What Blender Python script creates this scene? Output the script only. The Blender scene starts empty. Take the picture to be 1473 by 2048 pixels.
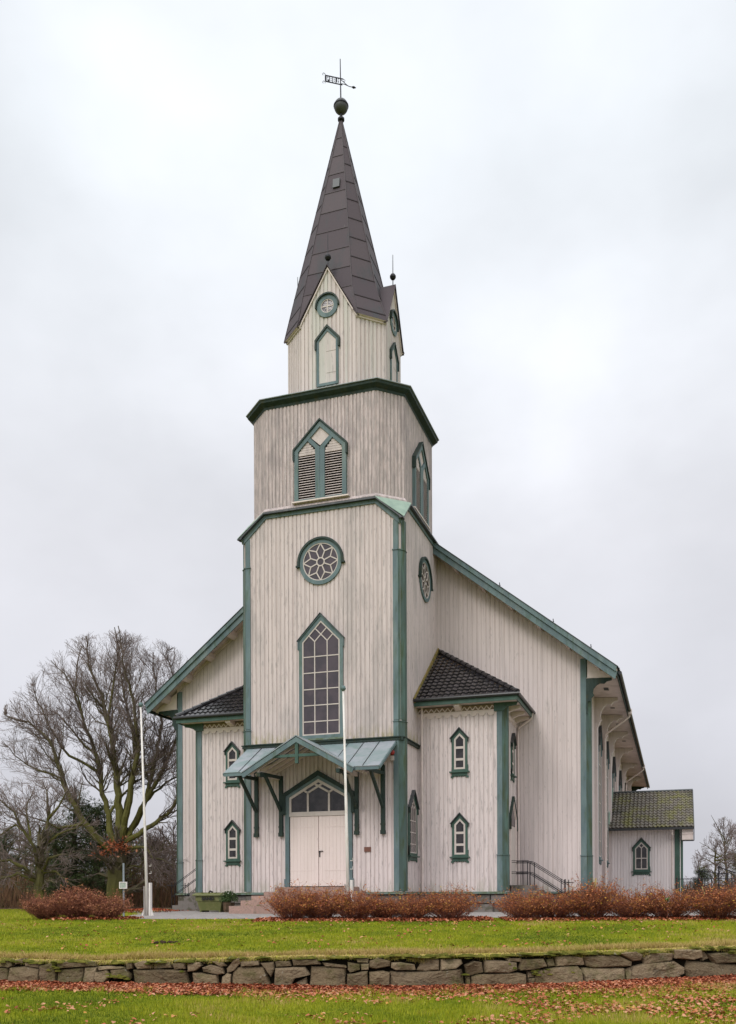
import bpy, math, random
from math import sin, cos, pi, radians, sqrt
from mathutils import Vector, noise
S = bpy.context.scene
COL = S.collection

# ------------------------------------------------------------------ camera
CX, CY, CZ = 12.902, -32.987, 0.0
YAW = 0.3223; FPX = 1845.5; HORIZ = 1790.0; ROLL = 0.004
cam = bpy.data.cameras.new('camera'); camo = bpy.data.objects.new('camera', cam); COL.objects.link(camo)
cam.sensor_fit = 'HORIZONTAL'; cam.sensor_width = 36; cam.lens = FPX/1473*36
cam.shift_y = (HORIZ-1024)/1473
cam.clip_start = .1; cam.clip_end = 3000
camo.location = (CX, CY, CZ)
camo.rotation_mode = 'XYZ'
from mathutils import Matrix
camo.rotation_euler = (Matrix.Rotation(YAW, 3, 'Z') @ Matrix.Rotation(pi/2, 3, 'X') @ Matrix.Rotation(-ROLL, 3, 'Z')).to_euler()
S.camera = camo
S.render.resolution_x = 736; S.render.resolution_y = 1024

# ------------------------------------------------------------------ sky and sun
SUN_EL, SUN_AZ = 42.0, 196.0      # hazy sun behind the cloud, behind the camera
W = bpy.data.worlds.new('World'); S.world = W; W.use_nodes = True
nt = W.node_tree; nt.nodes.clear()
def wn(t, **k):
    n = nt.nodes.new(t)
    for a, b in k.items(): setattr(n, a, b)
    return n
out = wn('ShaderNodeOutputWorld'); bg = wn('ShaderNodeBackground'); nt.links.new(bg.outputs[0], out.inputs[0])
sky = wn('ShaderNodeTexSky', sky_type='NISHITA'); sky.sun_disc = False
sky.sun_elevation = radians(SUN_EL); sky.sun_rotation = radians(SUN_AZ); sky.dust_density = 3
tc = wn('ShaderNodeTexCoord')
sep = wn('ShaderNodeSeparateXYZ'); nt.links.new(tc.outputs['Generated'], sep.inputs[0])
def wm(op, a, b=None, c=None):
    n = wn('ShaderNodeMath', operation=op)
    for i, x in enumerate((a, b, c)):
        if x is None: continue
        if isinstance(x, (int, float)): n.inputs[i].default_value = x
        else: nt.links.new(x, n.inputs[i])
    return n.outputs[0]
# overcast dome: darker towards the horizon, brighter overhead and on the sun's side
grad = wn('ShaderNodeValToRGB'); nt.links.new(sep.outputs[2], grad.inputs[0])
cr = grad.color_ramp; cr.elements[0].position = 0.0; cr.elements[0].color = (.575, .575, .625, 1)
cr.elements[1].position = 1.0; cr.elements[1].color = (1.62, 1.64, 1.66, 1)
for pos, c in ((.12, (.63, .63, .68, 1)), (.35, (.75, .755, .80, 1)), (.62, (.745, .78, .82, 1)), (.74, (.79, .825, .865, 1)), (.84, (1.5, 1.52, 1.55, 1))):
    e = cr.elements.new(pos); e.color = c
mp = wn('ShaderNodeMapping'); mp.inputs['Scale'].default_value = (1, 1, 1.6); mp.inputs['Location'].default_value = (3.1, .4, 1.2)
nt.links.new(tc.outputs['Generated'], mp.inputs[0])
n1 = wn('ShaderNodeTexNoise'); n1.inputs['Scale'].default_value = 2.9; n1.inputs['Detail'].default_value = 5; n1.inputs['Roughness'].default_value = .5
nt.links.new(mp.outputs[0], n1.inputs[0])
cl = wn('ShaderNodeMapRange'); nt.links.new(n1.outputs[0], cl.inputs[0])
cl.inputs['From Min'].default_value = .3; cl.inputs['From Max'].default_value = .7; cl.inputs['To Min'].default_value = .90; cl.inputs['To Max'].default_value = 1.13
# a thin place in the cloud, upper middle
def dirpx(x, y):
    r = (x-736.5)/FPX; u = (HORIZ-y)/FPX
    v = Vector((r*cos(YAW)-sin(YAW), r*sin(YAW)+cos(YAW), u)); v.normalize(); return v
thin = dirpx(840, 250)
dp = wn('ShaderNodeVectorMath', operation='DOT_PRODUCT'); nt.links.new(tc.outputs['Generated'], dp.inputs[0]); dp.inputs[1].default_value = thin
tm = wn('ShaderNodeMapRange', interpolation_type='SMOOTHSTEP'); nt.links.new(wm('ADD', dp.outputs['Value'], wm('MULTIPLY', n1.outputs[0], .06)), tm.inputs[0])
tm.inputs['From Min'].default_value = .955; tm.inputs['From Max'].default_value = 1.03; tm.inputs['To Min'].default_value = 1.0; tm.inputs['To Max'].default_value = 1.2
# sun side brighter
sd = wn('ShaderNodeVectorMath', operation='DOT_PRODUCT'); nt.links.new(tc.outputs['Generated'], sd.inputs[0]); sd.inputs[1].default_value = (sin(YAW)*.9, -cos(YAW)*.9, .35)
sm = wn('ShaderNodeMapRange', interpolation_type='SMOOTHSTEP'); nt.links.new(sd.outputs['Value'], sm.inputs[0])
sm.inputs['From Min'].default_value = -.1; sm.inputs['From Max'].default_value = .9; sm.inputs['To Min'].default_value = 1.0; sm.inputs['To Max'].default_value = 1.65
fac = wm('MULTIPLY', wm('MULTIPLY', cl.outputs[0], tm.outputs[0]), sm.outputs[0])
vm = wn('ShaderNodeVectorMath', operation='SCALE'); nt.links.new(grad.outputs[0], vm.inputs[0]); nt.links.new(fac, vm.inputs['Scale'])
vs = wn('ShaderNodeVectorMath', operation='SCALE'); nt.links.new(sky.outputs[0], vs.inputs[0]); vs.inputs['Scale'].default_value = .006
va = wn('ShaderNodeVectorMath', operation='ADD'); nt.links.new(vm.outputs[0], va.inputs[0]); nt.links.new(vs.outputs[0], va.inputs[1])
nt.links.new(va.outputs[0], bg.inputs[0]); bg.inputs[1].default_value = 1.0
sl = bpy.data.lights.new('sun', 'SUN'); sl.energy = 1.25; sl.angle = radians(20); sl.color = (1, .965, .92)
so = bpy.data.objects.new('sun', sl); COL.objects.link(so)
az = radians(SUN_AZ)
sdir = Vector((sin(az)*cos(radians(SUN_EL)), cos(az)*cos(radians(SUN_EL)), sin(radians(SUN_EL))))
so.rotation_euler = sdir.to_track_quat('Z', 'Y').to_euler()
S.view_settings.view_transform = 'Standard'; S.view_settings.look = 'None'; S.view_settings.exposure = 0; S.view_settings.gamma = 1
S.render.engine = 'CYCLES'

# ------------------------------------------------------------------ materials
def mat(name, base, rough=.7, spec=.3, metal=0, cols=None, scale=(1, 1, 1), detail=5, contrast=(.35, .65), bump=0, bscale=None, bdist=.02,
        layers=(), tint=None, normal_noise=0, backcol=None):
    """cols: second colour mixed by noise. layers: (colour, scale3, lo, hi, strength[, zlo, zhi]) stains with their own noise"""
    m = bpy.data.materials.new(name); m.use_nodes = True; t = m.node_tree; nd = t.nodes
    b = nd['Principled BSDF']; b.inputs['Roughness'].default_value = rough; b.inputs['Specular IOR Level'].default_value = spec; b.inputs['Metallic'].default_value = metal
    tcn = nd.new('ShaderNodeTexCoord')
    def nz(sc, det=5, rgh=.6, off=0):
        mp = nd.new('ShaderNodeMapping'); mp.inputs['Scale'].default_value = sc; mp.inputs['Location'].default_value = (off, off*.7, off*.3)
        t.links.new(tcn.outputs['Object'], mp.inputs[0])
        n = nd.new('ShaderNodeTexNoise'); n.inputs['Scale'].default_value = 1; n.inputs['Detail'].default_value = det; n.inputs['Roughness'].default_value = rgh
        t.links.new(mp.outputs[0], n.inputs[0]); return n.outputs[0]
    def ramp(x, lo, hi, k=1.0):
        r = nd.new('ShaderNodeMapRange'); r.interpolation_type = 'SMOOTHSTEP'; t.links.new(x, r.inputs[0])
        r.inputs['From Min'].default_value = lo; r.inputs['From Max'].default_value = hi; r.inputs['To Max'].default_value = k
        return r.outputs[0]
    def mix(f, a, bb):
        x = nd.new('ShaderNodeMix'); x.data_type = 'RGBA'
        if isinstance(f, float): x.inputs[0].default_value = f
        else: t.links.new(f, x.inputs[0])
        for i, c in ((6, a), (7, bb)):
            if isinstance(c, tuple): x.inputs[i].default_value = (*c, 1)
            else: t.links.new(c, x.inputs[i])
        return x.outputs[2]
    col = base
    if tint:
        # per-face tint attribute mixes base to another colour ramp
        at = nd.new('ShaderNodeAttribute'); at.attribute_name = 'tint'
        rp = nd.new('ShaderNodeValToRGB'); t.links.new(at.outputs['Fac'], rp.inputs[0])
        el = rp.color_ramp.elements
        for i, c in enumerate(tint):
            p = i/(len(tint)-1)
            if i == 0: e = el[0]; e.position = 0
            elif i == len(tint)-1: e = el[-1]; e.position = 1
            else: e = el.new(p)
            e.color = (*c, 1)
        col = rp.outputs[0]
    if cols: col = mix(ramp(nz(scale, detail), *contrast), col, cols)
    for i, L in enumerate(layers):
        f = ramp(nz(L[1], 6, .65, 3.7*(i+1)), L[2], L[3], L[4])
        if len(L) > 5:
            sp = nd.new('ShaderNodeSeparateXYZ'); t.links.new(tcn.outputs['Object'], sp.inputs[0])
            for lo, hi in L[5]:
                r = ramp(sp.outputs[2], lo, hi)
                mm = nd.new('ShaderNodeMath'); mm.operation = 'MULTIPLY'; t.links.new(f, mm.inputs[0]); t.links.new(r, mm.inputs[1]); f = mm.outputs[0]
        col = mix(f, col, L[0])
    if isinstance(col, tuple): b.inputs['Base Color'].default_value = (*col, 1)
    else: t.links.new(col, b.inputs['Base Color'])
    if bump:
        bn = nd.new('ShaderNodeBump'); bn.inputs['Strength'].default_value = bump; bn.inputs['Distance'].default_value = bdist
        t.links.new(nz(bscale or scale, 6, .6, 11), bn.inputs['Height']); t.links.new(bn.outputs[0], b.inputs['Normal'])
    return m
def paint(name, base, w, extra=(), big=.3):
    # painted vertical boards: fine streaks, broad worn areas, tiny flakes
    g = (.235, .205, .205)
    return mat(name, base, .62, .25, tint=[(base[0]*.80, base[1]*.775, base[2]*.765), tuple(c*.93 for c in base), base], cols=tuple(c*.80 for c in base), scale=(7.3, 7.3, .35), contrast=(.42, .72), bump=.25, bscale=(30, 30, 1.2), bdist=.008,
               layers=[(g, (9, 9, .8), .60-w, .78-w*.6, .7), (tuple(c*.7 for c in base), (19, 19, .25), .58, .76, .4), ((.27, .25, .22), (2.6, 2.6, .5), .60, .74, .45), (tuple(c*.8 for c in base), (.55, .55, .3), .45, .75, big), ((.16, .13, .12), (14, 14, 5), .70, .76, .7), ((.29, .26, .25), (17, 17, 2.4), .60-w*.8, .67-w*.8, .55)]+list(extra))
P_W = (.64, .565, .515)
P_W = (.61, .525, .505)
SPL = ((.30, .29, .21), (5, 5, 1.2), .42, .62, .55, [(.75, .12)])
M_tower = paint('tower_boards', P_W, .045, extra=[((.30, .26, .10), (6, 6, 1.5), .40, .62, .75, [(6.55, 5.9), (5.85, 5.9)]), ((.27, .25, .24), (.8, .8, .22), .50, .66, .45)])
M_tower_low = paint('tower_lower_boards', (.67, .58, .56), .04, extra=[SPL])
M_belfry = paint('belfry_boards', (.56, .47, .455), .14, extra=[((.24, .205, .205), (.9, .9, .4), .50, .66, .55)])
M_upper = paint('upper_boards', (.60, .525, .495), .03, extra=[((.42, .47, .40), (1.6, 1.6, .1), .52, .64, .4)])
M_nave = paint('nave_boards', (.63, .545, .525), -.01, extra=[SPL])
M_annex = paint('annex_boards', (.76, .69, .68), -.06)
M_wing = paint('wing_boards', (.66, .575, .555), .05, extra=[SPL])
M_white = mat('white_joinery', (.66, .56, .52), .5, .3, cols=(.55, .49, .44), scale=(4, 4, 4), contrast=(.45, .75), layers=[((.25, .22, .19), (20, 20, 20), .68, .76, .5)])
M_sash = mat('white_sash', (.54, .475, .435), .5, .3, cols=(.45, .395, .355), scale=(3, 3, 1), contrast=(.4, .8))
M_door = mat('painted_door', (.72, .61, .57), .5, .3, cols=(.66, .56, .515), scale=(5, 5, .5), contrast=(.4, .8), layers=[((.33, .28, .25), (16, 16, 2.5), .66, .74, .5)])
M_slat = mat('weathered_slat', (.54, .465, .44), .6, .2, cols=(.42, .36, .34), scale=(6, 6, 2), contrast=(.4, .7))
M_soffit = mat('soffit_boards', (.62, .52, .48), .6, .2, cols=(.47, .39, .35), scale=(2, 2, 2), contrast=(.4, .7))
M_teal = mat('teal_trim', (.098, .142, .153), .6, .25, cols=(.13, .185, .188), scale=(3, 3, .8), contrast=(.4, .65), bump=.2, bscale=(20, 20, 3), bdist=.006,
             layers=[((.06, .10, .055), (5, 5, 1.2), .50, .68, .55), ((.30, .20, .15), (9, 9, 3.5), .70, .74, .7), ((.05, .07, .06), (25, 25, 9), .68, .74, .7), ((.20, .235, .22), (1.1, 1.1, .35), .5, .72, .5)])
M_dkteal = mat('dark_teal_trim', (.066, .098, .088), .65, .2, cols=(.085, .14, .12), scale=(3, 3, .6), contrast=(.4, .65), layers=[((.05, .062, .02), (5, 5, .9), .45, .66, .7)], bump=.2, bscale=(20, 20, 3), bdist=.006)  # darker, greener teal with olive patches, for the splayed corner boards
M_green = mat('dark_green_trim', (.034, .078, .058), .5, .35, cols=(.05, .10, .078), scale=(4, 4, 1.5), contrast=(.4, .65), layers=[((.035, .05, .025), (7, 7, 3), .55, .7, .6)])
M_dkgreen = mat('weathered_green_trim', (.018, .034, .028), .55, .25, cols=(.030, .050, .042), scale=(5, 5, 2), contrast=(.4, .7), layers=[((.045, .045, .02), (6, 6, 3), .52, .66, .6)])
M_cap = mat('plinth_board', (.15, .20, .18), .6, .3, cols=(.10, .13, .07), scale=(6, 6, 6), contrast=(.4, .6), layers=[((.5, .5, .45), (14, 14, 14), .62, .7, .5)])
M_glass = mat('window_glass', (.052, .036, .044), .07, .5, bump=.12, bscale=(1.6, 1.6, 1.6), bdist=.04, cols=(.03, .022, .028), scale=(1.5, 1.5, 1.5), contrast=(.4, .6))
M_glassd = mat('dark_window_glass', (.012, .011, .012), .10, .30, cols=(.035, .03, .033), scale=(2.5, 2.5, 2.5), contrast=(.4, .6))
M_void = mat('dark_gap', (.02, .014, .015), .9, .1)
M_spire = mat('spire_copper', (.1, .08, .085), .6, .22, .0, tint=[(.058, .043, .050), (.067, .050, .056), (.078, .060, .066)],
              layers=[((.042, .050, .054), (1.2, 1.2, .35), .5, .68, .7), ((.22, .21, .19), (9, 9, .5), .70, .78, .6), ((.045, .035, .04), (4, 4, .4), .62, .75, .5)], bump=.15, bscale=(3, 3, 1), bdist=.02)
M_seam = mat('spire_seam', (.038, .028, .03), .5, .4, .3)
M_lead = mat('dark_sheet_metal', (.045, .05, .052), .45, .5, .2, cols=(.09, .09, .09), scale=(3, 3, 3), contrast=(.5, .7))
M_copper = mat('green_copper', (.17, .225, .225), .45, .4, .0, cols=(.27, .285, .31), scale=(1.3, 1.3, 1.3), contrast=(.35, .65), layers=[((.09, .15, .11), (3, 3, 3), .55, .7, .4)])
M_copperg = mat('pale_copper', (.27, .36, .29), .6, .3, 0, cols=(.20, .28, .23), scale=(2, 2, 2))
M_tile = mat('glazed_black_tile', (.020, .018, .021), .17, .65, tint=[(.012, .011, .013), (.03, .027, .031)], cols=(.045, .038, .038), scale=(5, 5, 5), contrast=(.55, .75))
M_tilem = mat('mossy_tile', (.12, .11, .09), .6, .3, tint=[(.105, .092, .078), (.15, .13, .108)], layers=[((.15, .145, .035), (1.3, 1.3, 1.3), .44, .66, .8), ((.035, .033, .033), (.8, .8, .8), .56, .66, .6)])
M_tilen = mat('nave_tile', (.03, .028, .03), .35, .5, tint=[(.02, .019, .02), (.045, .04, .04)])
M_black = mat('black_metal', (.015, .015, .017), .4, .5)
M_iron = mat('wrought_iron', (.012, .012, .016), .5, .4, .3)
M_stone = mat('foundation_stone', (.16, .14, .12), .85, .2, tint=[(.11, .095, .08), (.17, .15, .135), (.22, .19, .175)], layers=[((.05, .05, .02), (3, 3, 3), .5, .65, .6), ((.33, .32, .29), (9, 9, 9), .66, .72, .5)], bump=.7, bscale=(6, 6, 6), bdist=.04)
M_granite = mat('pink_granite', (.36, .225, .185), .7, .3, tint=[(.31, .19, .155), (.40, .255, .21)], cols=(.27, .19, .155), scale=(14, 14, 14), layers=[((.10, .11, .03), (4, 4, 7), .56, .68, .7)], bump=.3, bscale=(20, 20, 20), bdist=.01)
M_field = mat('field_stone', (.15, .125, .085), .9, .15, tint=[(.11, .082, .048), (.17, .125, .075), (.27, .205, .13), (.20, .15, .096), (.13, .096, .058)],
              layers=[((.075, .075, .022), (2.2, 2.2, 3), .48, .66, .65), ((.33, .31, .26), (7, 7, 7), .64, .71, .55), ((.045, .036, .026), (3.3, 3.3, 3.3), .56, .7, .6), ((.28, .20, .13), (13, 13, 13), .60, .68, .45)], bump=1.0, bscale=(13, 13, 17), bdist=.06)
M_soil = mat('dark_soil', (.010, .008, .005), 1, .05)
M_moss = mat('moss', (.075, .08, .014), 1, .05, cols=(.15, .135, .028), scale=(7, 7, 7), contrast=(.4, .65), layers=[((.30, .27, .21), (6, 6, 6), .6, .68, .6)], bump=1, bscale=(60, 60, 60), bdist=.02)
M_bark = mat('mossy_bark', (.1, .09, .06), .9, .15, tint=[(.11, .085, .075), (.10, .080, .058), (.10, .09, .036), (.115, .11, .028)], layers=[((.045, .036, .028), (3, 3, 1), .5, .7, .7)], bump=.8, bscale=(9, 9, 3), bdist=.05)
M_bark2 = mat('grey_bark', (.1, .09, .06), .9, .15, tint=[(.17, .13, .118), (.13, .105, .09), (.11, .09, .065)])
M_twig = mat('brown_twig', (.15, .08, .06), .8, .2, tint=[(.12, .042, .03), (.25, .10, .065)])
M_shleaf = mat('autumn_shrub_leaf', (.3, .12, .03), .65, .25, tint=[(.26, .07, .030), (.38, .12, .035), (.47, .18, .065), (.50, .27, .04), (.55, .42, .05)])
M_shleafr = mat('red_shrub_leaf', (.3, .12, .03), .65, .25, tint=[(.22, .075, .04), (.34, .13, .065), (.42, .19, .09), (.44, .27, .07)])
M_litter = mat('dry_oak_leaf', (.3, .12, .07), .7, .2, tint=[(.10, .022, .010), (.22, .05, .020), (.33, .09, .038), (.42, .16, .085), (.50, .26, .165), (.46, .23, .05)])
M_needle = mat('pine_needle', (.04, .06, .03), .7, .2, tint=[(.022, .034, .014), (.05, .072, .026), (.09, .115, .045)])
M_fgreen = mat('flower_leaf', (.04, .07, .02), .6, .3, tint=[(.03, .06, .02), (.07, .12, .03)])
M_petal = mat('white_petal', (.75, .72, .65), .6, .2)
M_grass = mat('grass_blade', (.12, .18, .01), .6, .2, tint=[(.065, .105, .004), (.165, .21, .006), (.29, .30, .012), (.38, .28, .085), (.46, .31, .14)])
M_bin = mat('green_plastic', (.135, .135, .048), .5, .35, cols=(.105, .115, .035), scale=(5, 5, 5), contrast=(.4, .6), layers=[((.09, .10, .02), (8, 8, 8), .55, .65, .6)])
M_pole = mat('white_pole_paint', (.68, .64, .60), .45, .4, cols=(.5, .45, .38), scale=(8, 8, 1.5), contrast=(.5, .7))
M_grey = mat('galvanised_grey', (.25, .28, .30), .5, .4, .3)
M_brown = mat('brown_plate', (.16, .07, .05), .6, .3)
M_red = mat('red_lamp', (.30, .02, .015), .3, .5)
M_gravel = mat('gravel', (.24, .22, .21), .95, .1, cols=(.33, .30, .285), scale=(5, 5, 5), contrast=(.35, .65), layers=[((.14, .13, .12), (26, 26, 26), .56, .64, .8), ((.55, .53, .52), (33, 33, 33), .62, .70, .6), ((.16, .20, .03), (1.1, 1.1, 1), .60, .70, .5)], bump=1, bscale=(40, 40, 40), bdist=.02)
M_lawn = mat('lawn', (.13, .158, .006), 1, .1, cols=(.22, .23, .012), scale=(.9, .9, .9), contrast=(.35, .65), layers=[((.06, .09, .008), (5, 5, 5), .52, .66, .6), ((.22, .20, .03), (2.3, 2.3, 2.3), .58, .72, .5)], bump=1, bscale=(30, 30, 30), bdist=.05)
M_floor = mat('leafy_wood_floor', (.085, .058, .038), 1, .1, cols=(.15, .085, .05), scale=(3, 3, 3), bump=1, bscale=(8, 8, 8), bdist=.1)
M_wood = mat('brown_wood', (.12, .075, .045), .8, .2, cols=(.07, .05, .03), scale=(8, 8, 2))
M_straw = mat('straw', (.45, .36, .14), .8, .2)
M_frz = mat('frieze_brown_board', (.22, .165, .12), .8, .2)  # plain brown board behind the lattice
M_orange = mat('mossy_edge_board', (.25, .18, .06), .8, .2, cols=(.14, .12, .03), scale=(4, 4, 4))

# ------------------------------------------------------------------ mesh builder
class MB:
    def __init__(s): s.v = []; s.f = []; s.t = []; s.m = []; s.cm = 0
    def vi(s, *ps):
        n = len(s.v); s.v.extend([tuple(p) for p in ps]); return n
    def face(s, idx, t=.5): s.f.append(idx); s.t.append(t); s.m.append(s.cm)
    def poly(s, ps, t=.5):
        n = s.vi(*ps); s.face(list(range(n, n+len(ps))), t)
    def prism(s, ps, off, t=.5, back=True):
        off = Vector(off); ps = [Vector(p) for p in ps]; k = len(ps)
        n = s.vi(*ps, *[p+off for p in ps])
        s.face([n+k+i for i in range(k)], t)
        if back: s.face([n+k-1-i for i in range(k)], t)
        for i in range(k):
            j = (i+1) % k; s.face([n+i, n+j, n+k+j, n+k+i], t)
    def box(s, x0, x1, y0, y1, z0, z1, t=.5):
        s.prism([(x0, y0, z0), (x1, y0, z0), (x1, y1, z0), (x0, y1, z0)], (0, 0, z1-z0), t)
    def beam(s, a, b, w, h, t=.5, up=(0, 0, 1)):
        a = Vector(a); b = Vector(b); d = (b-a).normalized(); up = Vector(up)
        r = d.cross(up); r = r.normalized() if r.length > 1e-4 else Vector((1, 0, 0)); u = r.cross(d)
        q = [a+r*(i*w/2)+u*(j*h/2) for i, j in ((-1, -1), (1, -1), (1, 1), (-1, 1))]
        s.prism(q, b-a, t)
    def tube(s, pts, rad, n=6, t=.5, cap=True):
        pts = [Vector(p) for p in pts]
        if isinstance(rad, (int, float)): rad = [rad]*len(pts)
        base = None; ref = Vector((.3, .2, 1)).normalized(); rings = []
        for i, p in enumerate(pts):
            d = (pts[min(i+1, len(pts)-1)]-pts[max(i-1, 0)])
            d = d.normalized() if d.length > 1e-9 else Vector((0, 0, 1))
            r = d.cross(ref)
            if r.length < .05: r = d.cross(Vector((1, 0, 0)))
            r.normalize(); u = r.cross(d)
            k = s.vi(*[p+(r*cos(2*pi*j/n)+u*sin(2*pi*j/n))*rad[i] for j in range(n)]); rings.append(k)
        tt = t if isinstance(t, (list, tuple)) else [t]*len(pts)
        for i in range(len(rings)-1):
            a, b = rings[i], rings[i+1]
            for j in range(n):
                k = (j+1) % n; s.face([a+j, a+k, b+k, b+j], tt[i])
        if cap:
            s.face([rings[0]+n-1-j for j in range(n)], tt[0]); s.face([rings[-1]+j for j in range(n)], tt[-1])
    def lathe(s, c, prof, n=16, t=.5):
        c = Vector(c); rr = []
        for r, z in prof: rr.append(s.vi(*[c+Vector((r*cos(2*pi*j/n), r*sin(2*pi*j/n), z)) for j in range(n)]))
        for a, b in zip(rr, rr[1:]):
            for j in range(n):
                k = (j+1) % n; s.face([a+j, a+k, b+k, b+j], t)
        s.face([rr[0]+n-1-j for j in range(n)], t); s.face([rr[-1]+j for j in range(n)], t)
    # framed (wall) helpers
    def fprism(s, fr, poly, d0, d1, t=.5, back=False):
        s.prism([fr.p(u, z, d0) for u, z in poly], fr.n*(d1-d0), t, back)
    def fbox(s, fr, u0, u1, z0, z1, d0, d1, t=.5): s.fprism(fr, [(u0, z0), (u1, z0), (u1, z1), (u0, z1)], d0, d1, t, True)
    def fring(s, fr, po, pi_, d0, d1, t=.5, closed=True):
        k = len(po)
        n = s.vi(*[fr.p(*q, d1) for q in po], *[fr.p(*q, d1) for q in pi_], *[fr.p(*q, d0) for q in po], *[fr.p(*q, d0) for q in pi_])
        for i in range(k if closed else k-1):
            j = (i+1) % k
            s.face([n+i, n+j, n+k+j, n+k+i], t); s.face([n+2*k+i, n+2*k+j, n+j, n+i], t); s.face([n+k+i, n+k+j, n+3*k+j, n+3*k+i], t)
        if not closed:
            s.face([n, n+k, n+3*k, n+2*k], t); s.face([n+k-1, n+2*k-1, n+4*k-1, n+3*k-1], t)
    def fbar(s, fr, a, b, w, d0, d1, t=.5):
        a = Vector(a); b = Vector(b); d = b-a
        if d.length < 1e-4: return
        d.normalize(); r = Vector((-d.y, d.x))*w/2
        s.fprism(fr, [a+r, a-r, b-r, b+r], d0, d1, t, True)
    def build(s, name, mats, parent=None, smooth=False):
        me = bpy.data.meshes.new(name); me.from_pydata(s.v, [], s.f); me.update()
        if not isinstance(mats, (list, tuple)): mats = [mats]
        for m in mats: me.materials.append(m)
        if len(mats) > 1: me.polygons.foreach_set('material_index', s.m)
        at = me.attributes.new('tint', 'FLOAT', 'FACE'); at.data.foreach_set('value', s.t)
        if smooth: me.polygons.foreach_set('use_smooth', [True]*len(s.f))
        o = bpy.data.objects.new(name, me); COL.objects.link(o)
        if parent: o.parent = parent
        return o
class FR:
    def __init__(s, o, u, n): s.o = Vector(o); s.u = Vector(u).normalized(); s.n = Vector(n).normalized()
    def p(s, u, z, d=0): return s.o+s.u*u+s.n*d+Vector((0, 0, z))
def tag(o, label, cat, group=None, kind=None):
    o['label'] = label; o['category'] = cat
    if group: o['group'] = group
    if kind: o['kind'] = kind
    return o
def struct(o, label=None): o['kind'] = 'structure'; return o
def empty(name, loc=(0, 0, 0), parent=None):
    o = bpy.data.objects.new(name, None); COL.objects.link(o); o.location = loc
    o.empty_display_size = .3
    if parent: o.parent = parent
    return o
def setlabel(o, l): o['label'] = l; return o
def dup(root, loc, rotz=0, scale=1, label=None):
    r = root.copy(); COL.objects.link(r); r.location = loc; r.rotation_euler = (0, 0, rotz)
    r.scale = scale if isinstance(scale, tuple) else (scale,)*3
    if label: r['label'] = label
    for ch in list(root.children):
        c = ch.copy(); COL.objects.link(c); c.parent = r
        for g in list(ch.children):
            d = g.copy(); COL.objects.link(d); d.parent = c
    return r
def interval(poly, u):
    zs = []
    k = len(poly)
    for i in range(k):
        (a, b), (c, d) = poly[i], poly[(i+1) % k]
        if (a-u)*(c-u) <= 0 and abs(a-c) > 1e-9: zs.append(b+(d-b)*(u-a)/(c-a))
    return (min(zs), max(zs)) if len(zs) >= 2 else None
RND = random.Random(7)
def clad(mb, fr, poly, pitch=.175, w=.135, d=.022):
    mb.poly([fr.p(u, z) for u, z in poly], 0)  # sheet behind the boards toned darker: groove shade and dirt put into its colour
    u0 = min(p[0] for p in poly); u1 = max(p[0] for p in poly)
    n = max(1, round((u1-u0)/pitch)); pt = (u1-u0)/n
    for i in range(n):
        c = u0+(i+.5)*pt+RND.uniform(-.014, .014); hw = w/2*RND.uniform(.88, 1.1)
        a, b = max(u0, c-hw), min(u1, c+hw); I, J = interval(poly, a), interval(poly, b)
        if not I or not J: continue
        dd = d*RND.uniform(.85, 1.1); e = .008
        ps = [(a, I[0]), (b, J[0]), (b, J[1]), (a, I[1])]
        n0 = mb.vi(*[fr.p(u, z, .001) for u, z in ps], *[fr.p(u+(e if k in (0, 3) else -e), z, dd) for k, (u, z) in enumerate(ps)])
        tt = RND.uniform(.55, 1)
        mb.face([n0+4, n0+5, n0+6, n0+7], tt)
        for x, y in ((0, 1), (1, 2), (2, 3), (3, 0)): mb.face([n0+x, n0+y, n0+4+y, n0+4+x], tt*.7)
def inset(w, zb, zs, za, b):
    # pointed outline, inset by b
    k = (za-zs)/w; e = b*sqrt(1+k*k)
    W = w-b
    return [(-W, zb+b), (W, zb+b), (W, zs+k*b-e+0), (0, za-e), (-W, zs+k*b-e)]
def clipseg(a, b, poly):
    a = Vector(a); b = Vector(b); t0, t1 = 0., 1.; k = len(poly); d = b-a
    for i in range(k):
        p = Vector(poly[i]); q = Vector(poly[(i+1) % k]); e = q-p; nn = Vector((-e.y, e.x))
        den = nn.dot(d); num = nn.dot(p-a)
        if abs(den) < 1e-9:
            if nn.dot(a-p) < 0: return None
            continue
        t = num/den
        if den > 0: t0 = max(t0, t)
        else: t1 = min(t1, t)
    return (a+d*t0, a+d*t1) if t1 > t0+1e-4 else None
def off(poly, uc): return [(u+uc, z) for u, z in poly]

CH = empty('wooden_church', (0, 0, -.68))
CH.location = (0, 0, 0)
tag(CH, 'white weathered wooden church with teal corner boards and a tall dark spire', 'church')

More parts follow.
